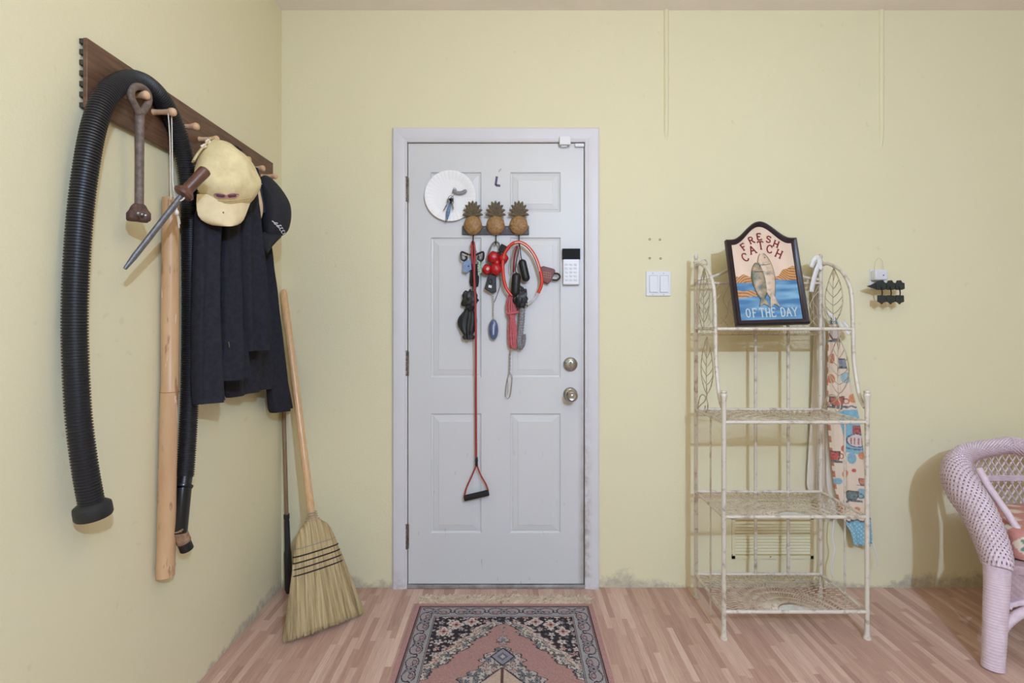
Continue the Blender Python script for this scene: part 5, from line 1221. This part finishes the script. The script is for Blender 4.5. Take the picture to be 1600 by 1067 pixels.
tie([(1303, 812), (1301, 840), (1304, 860), (1299, 884), (1301, 902)], .006, -.06); tie([(1363, 846), (1368, 862), (1372, 878), (1370, 886)], .004, -.06)
tie([(1285, 700), (1283, 750), (1286, 790), (1296, 812)], .012, -.05)

# ------------------------------------------------------------------ wicker chair
ch = thing('wicker_chair', 'lilac painted wicker armchair at the right edge of the room', 'chair', (2.15, -.36, 0))
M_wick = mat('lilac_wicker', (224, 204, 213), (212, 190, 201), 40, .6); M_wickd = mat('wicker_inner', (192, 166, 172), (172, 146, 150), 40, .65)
XM = 2.17
def mir(p, s): return Vector((p[0] if s > 0 else 2*XM-p[0], p[1], p[2]))
ARM = [(2.17, -.130, .690), (2.10, -.133, .680), (2.00, -.145, .665), (1.92, -.180, .646), (1.845, -.240, .604), (1.808, -.315, .556), (1.798, -.390, .496), (1.774, -.470, .415), (1.750, -.520, .360), (1.742, -.532, .338)]
ARR = [.036, .037, .042, .055, .073, .078, .074, .067, .060, .048]
def woven(ctr, rads, ncol, rows_per_m, amp, flat, up, refine=4):
    n_ = 200; c = spline(ctr, n_); rr = spline([(r, 0, 0) for r in rads], n_); acc_ = [0]
    for a, e in zip(c, c[1:]): acc_.append(acc_[-1]+(e-a).length)
    m_ = int(acc_[-1]*rows_per_m)*2; rings = []; prev = None; j = 0
    nc = ncol*2
    for q in range(m_+1):
        d = q/m_*acc_[-1]
        while j < n_-2 and acc_[j+1] < d: j += 1
        f = (d-acc_[j])/max(1e-9, acc_[j+1]-acc_[j]); p = c[j].lerp(c[j+1], f); r = rr[j].x+(rr[j+1].x-rr[j].x)*f; t = (c[min(j+2, n_-1)]-c[max(j-1, 0)]).normalized()
        a = Vector(up) if prev is None else prev; x = (a-t*a.dot(t)).normalized(); prev = x; y = t.cross(x); ring = []
        for k_ in range(nc*2):
            an = 2*PI*k_/(nc*2); row = q//2; col = k_//4
            over = 1 if (row+col) % 2 else -1
            bump_ = amp*(over*math.sin(PI*((k_ % 4))/4+.4)*.7 + (.5 if q % 2 else -.5))
            ring.append(p+(x*math.cos(an)+y*math.sin(an)*flat)*(r+bump_))
        rings.append(ring)
    mb = MB(); mb.loft(rings); nn = nc*2; keep = []
    for fi, f in enumerate(mb.f):            # open slots between the canes
        q, k_ = divmod(fi, nn)
        if fi < m_*nn and q % 2 == 1 and k_ % 4 in (1, 2) and (q//2+k_//4) % 2 == 0: continue
        keep.append(f)
    mb.f = keep; return mb
for s in (1, -1):
    part(woven([mir(p, s) for p in ARM], ARR, 38, 100, .0032, .72, (0, -.3, 1)), 'arm_roll', M_wick, ch, ang=80)
    # front legs wrapped with cane
    LG = [(1.740, -.530, .355), (1.738, -.532, .30), (1.726, -.540, .20), (1.712, -.550, .10), (1.700, -.557, .0)]
    c = spline([mir(p, s) for p in LG], 121); b = MB(); b.tube(c, [(.040-.007*(q/120) if q < 112 else .034)+(.0010 if q % 3 else -.0008) for q in range(121)], 22, flat=.9); part(b, 'front_leg', M_wick, ch, ang=80)
    b = MB(); bl = [(2.10, -.165, .335), (2.10, -.16, .28), (2.095, -.14, .15), (2.09, -.13, .0)]; c = spline([mir(p, s) for p in bl], 80); b.tube(c, [.021+(.0008 if q % 3 else -.0006) for q in range(80)], 14); part(b, 'back_leg', M_wick, ch, ang=80)
    # inner arm rod and side lattice
    rod = [(1.868, -.318, .640), (1.872, -.36, .575), (1.882, -.42, .50), (1.892, -.47, .425), (1.90, -.49, .38)]
    b = MB(); b.tube(spline([mir(p, s) for p in rod], 50), .0125, 12); part(b, 'inner_rod', M_wick, ch)
    # brace under the seat
    b = MB(); c = spline([mir(p, s) for p in ((1.712, -.548, .112), (1.735, -.548, .128), (1.775, -.545, .165), (1.84, -.535, .192), (1.92, -.53, .204))], 60); b.tube(c, [.0155+(.0008 if q % 3 else -.0006) for q in range(60)], 14); part(b, 'brace', M_wick, ch, ang=80)
    # panel under the arm, woven, inside the roll
    b = MB(); rows_ = []
    top = [(1.90, -.20, .60), (1.845, -.27, .57), (1.82, -.34, .52), (1.815, -.42, .45), (1.80, -.48, .385)]
    for j in range(8):
        u = j/7; rows_.append([mir(Vector(p).lerp(Vector((1.86+.0*i, p[1], .345)), u), s) for i, p in enumerate(spline(top, 16))])
    if False: part(b, 'side_panel', M_wickd, ch)
# lattice back: two families of canes over a gently curved surface
def back_pt(x, z):
    k_ = abs(x-XM)/.33; y = -.118-.075*k_**2.5; return Vector((x, y+.02*(.5-z), z))
b = MB(); x0, x1, z0, z1 = 1.85, 2*XM-1.85, .36, .668; stp = .031
for fam in (1, -1):
    q = -.4
    while q < 1.2:
        pts = []
        for z in np.linspace(z0, z1, 14):
            x = x0+q+fam*(z-z0)*.62+(0 if fam > 0 else .16)
            if x0+max(0, .64-z)*.75 < x < x1-max(0, .64-z)*.75: pts.append(back_pt(x, z)+Vector((0, .002*fam, 0)))
        if len(pts) > 2:
            b.tube(pts, .0030, 5)
        q += stp
part(b, 'lattice', M_wick, ch, kind='stuff')
b = MB()
for z in (.535, .543, .551): b.tube([back_pt(x, z)+Vector((0, -.005, 0)) for x in np.linspace(1.93, 2*XM-1.93, 60)], .0044, 6)
part(b, 'lattice_band', M_wick, ch)
# seat and woven apron
b = MB(); pts = [(1.80, -.515, .345), (1.84, -.53, .345), (2*XM-1.84, -.53, .345), (2*XM-1.80, -.515, .345), (2*XM-2.02, -.16, .345), (2.02, -.16, .345)]
b.prism(pts, (0, 0, -.035)); part(b, 'seat', M_wickd, ch, bevel=.006)
b = MB(); rows_ = []; nrow, ncol = 24, 150
for j in range(nrow):
    z = .338-.125*j/(nrow-1)*1; ring = []
    for i in range(ncol):
        u = i/(ncol-1); x = 1.785+u*(2*(XM-1.785)); y = -.528+.03*max(0, abs(u-.5)*2-.8)*2
        dz = .055*math.sin(PI*min(1, max(0, u)))**.5-.02
        over = 1 if ((j//2)+(i//2)) % 2 else -1
        ring.append(Vector((x, y-.003*over*(.6)-.002*(j % 2), z+dz*(j/(nrow-1)))))
    rows_.append(ring)
b.quadgrid(rows_); o = part(b, 'seat_apron', M_wickd, ch, ang=80); so = o.modifiers.new('thick', 'SOLIDIFY'); so.thickness = .012
b = MB(); 
for k_ in range(2): b.tube([rows_[-1][i]+Vector((0, -.006*k_, .002*k_)) for i in range(0, ncol, 2)], .009, 8)
part(b, 'apron_rim', M_wick, ch)
# cushion
cu_ = thing('seat_cushion', 'pink floral cushion with cream piping on the lilac wicker chair', 'cushion', (2.17, -.33, .345))
cx0_, cx1_, cy0_, cy1_, cz0_, cz1_ = 1.832, 2*XM-1.832, -.512, -.185, .347, .455
b = MB(); NN = 60; cols = []; rings = []
def sq0(a, p=.28): return math.copysign(abs(math.cos(a))**p, math.cos(a)), math.copysign(abs(math.sin(a))**p, math.sin(a))
_d = [sq0(2*PI*i/8000) for i in range(8001)]; _l = np.concatenate([[0], np.cumsum(np.hypot(*np.diff(np.array(_d), axis=0).T))])
_ix = np.searchsorted(_l, np.linspace(0, _l[-1], 361)[:-1])
def sq(a): return _d[_ix[int(round(a/(2*PI)*360)) % 360]]
def cpt(sx, sy, z):                          # horseshoe plan: narrower towards the back
    wd_ = (cx1_-cx0_)/2*(1-.30*(sy+1)/2)
    return Vector(((cx0_+cx1_)/2+sx*wd_, (cy0_+cy1_)/2+sy*(cy1_-cy0_)/2, z))
LV = [(.0, .0), (.0, .5), (.0, .93), (.06, .985), (.2, 1.0), (.5, 1.0), (.8, 1.0), (.94, .985), (1, .93), (1.0, .5), (1.0, 0)]
for hz_, k_ in LV:
    ring = []
    for i in range(360):
        sx, sy = sq(2*PI*i/360); z = cz0_+(cz1_-cz0_)*hz_+(.016*(1-(k_)**2) if hz_ > .9 else 0)
        ring.append(cpt(sx*k_, sy*k_, z))
    rings.append(ring)
# refine the side for the print
full = []
for a, e in zip(rings, rings[1:]):
    for q in range(6): full.append([p.lerp(r, q/6) for p, r in zip(a, e)])
full.append(rings[-1]); b.loft(full)
for v in b.v:
    c = np.array(lin((196, 136, 126)))
    for fx_, fz_ in ((1.888, .408), (2.02, .395), (2.15, .410), (2.28, .398), (2.41, .408)):
        r = math.hypot(v[0]-fx_, (v[2]-fz_)) if v[1] < -.45 else 9
        an = math.atan2(v[2]-fz_, v[0]-fx_)
        if r < .037: c = np.array(lin((222, 206, 188)))
        if r < .024*(1+.35*math.cos(5*an)): c = np.array(lin((112, 132, 122)))
        if r < .010: c = np.array(lin((150, 150, 172)))
    if v[1] >= -.45 and math.sin(v[0]*46)*math.sin(v[1]*46) > .45: c = np.array(lin((222, 206, 188)))
    cols.append(list(c)+[1])
b.c = np.array(cols); part(b, 'cover', mat('cushion_print', (196, 136, 126), rough=.85, attr='paint', bump=.2, bscale=400), cu_, ang=80)
for z, nm in ((cz1_-.004, 0), (cz0_+.008, 1)):
    b = MB(); pts = []
    for i in range(200):
        sx, sy = sq(2*PI*i/200); pts.append(cpt(sx*.992, sy*.992, z))
    b.tube(pts, .0065, 8, closed=True); part(b, 'piping', mat('cream_piping', (226, 208, 188), rough=.85), cu_)
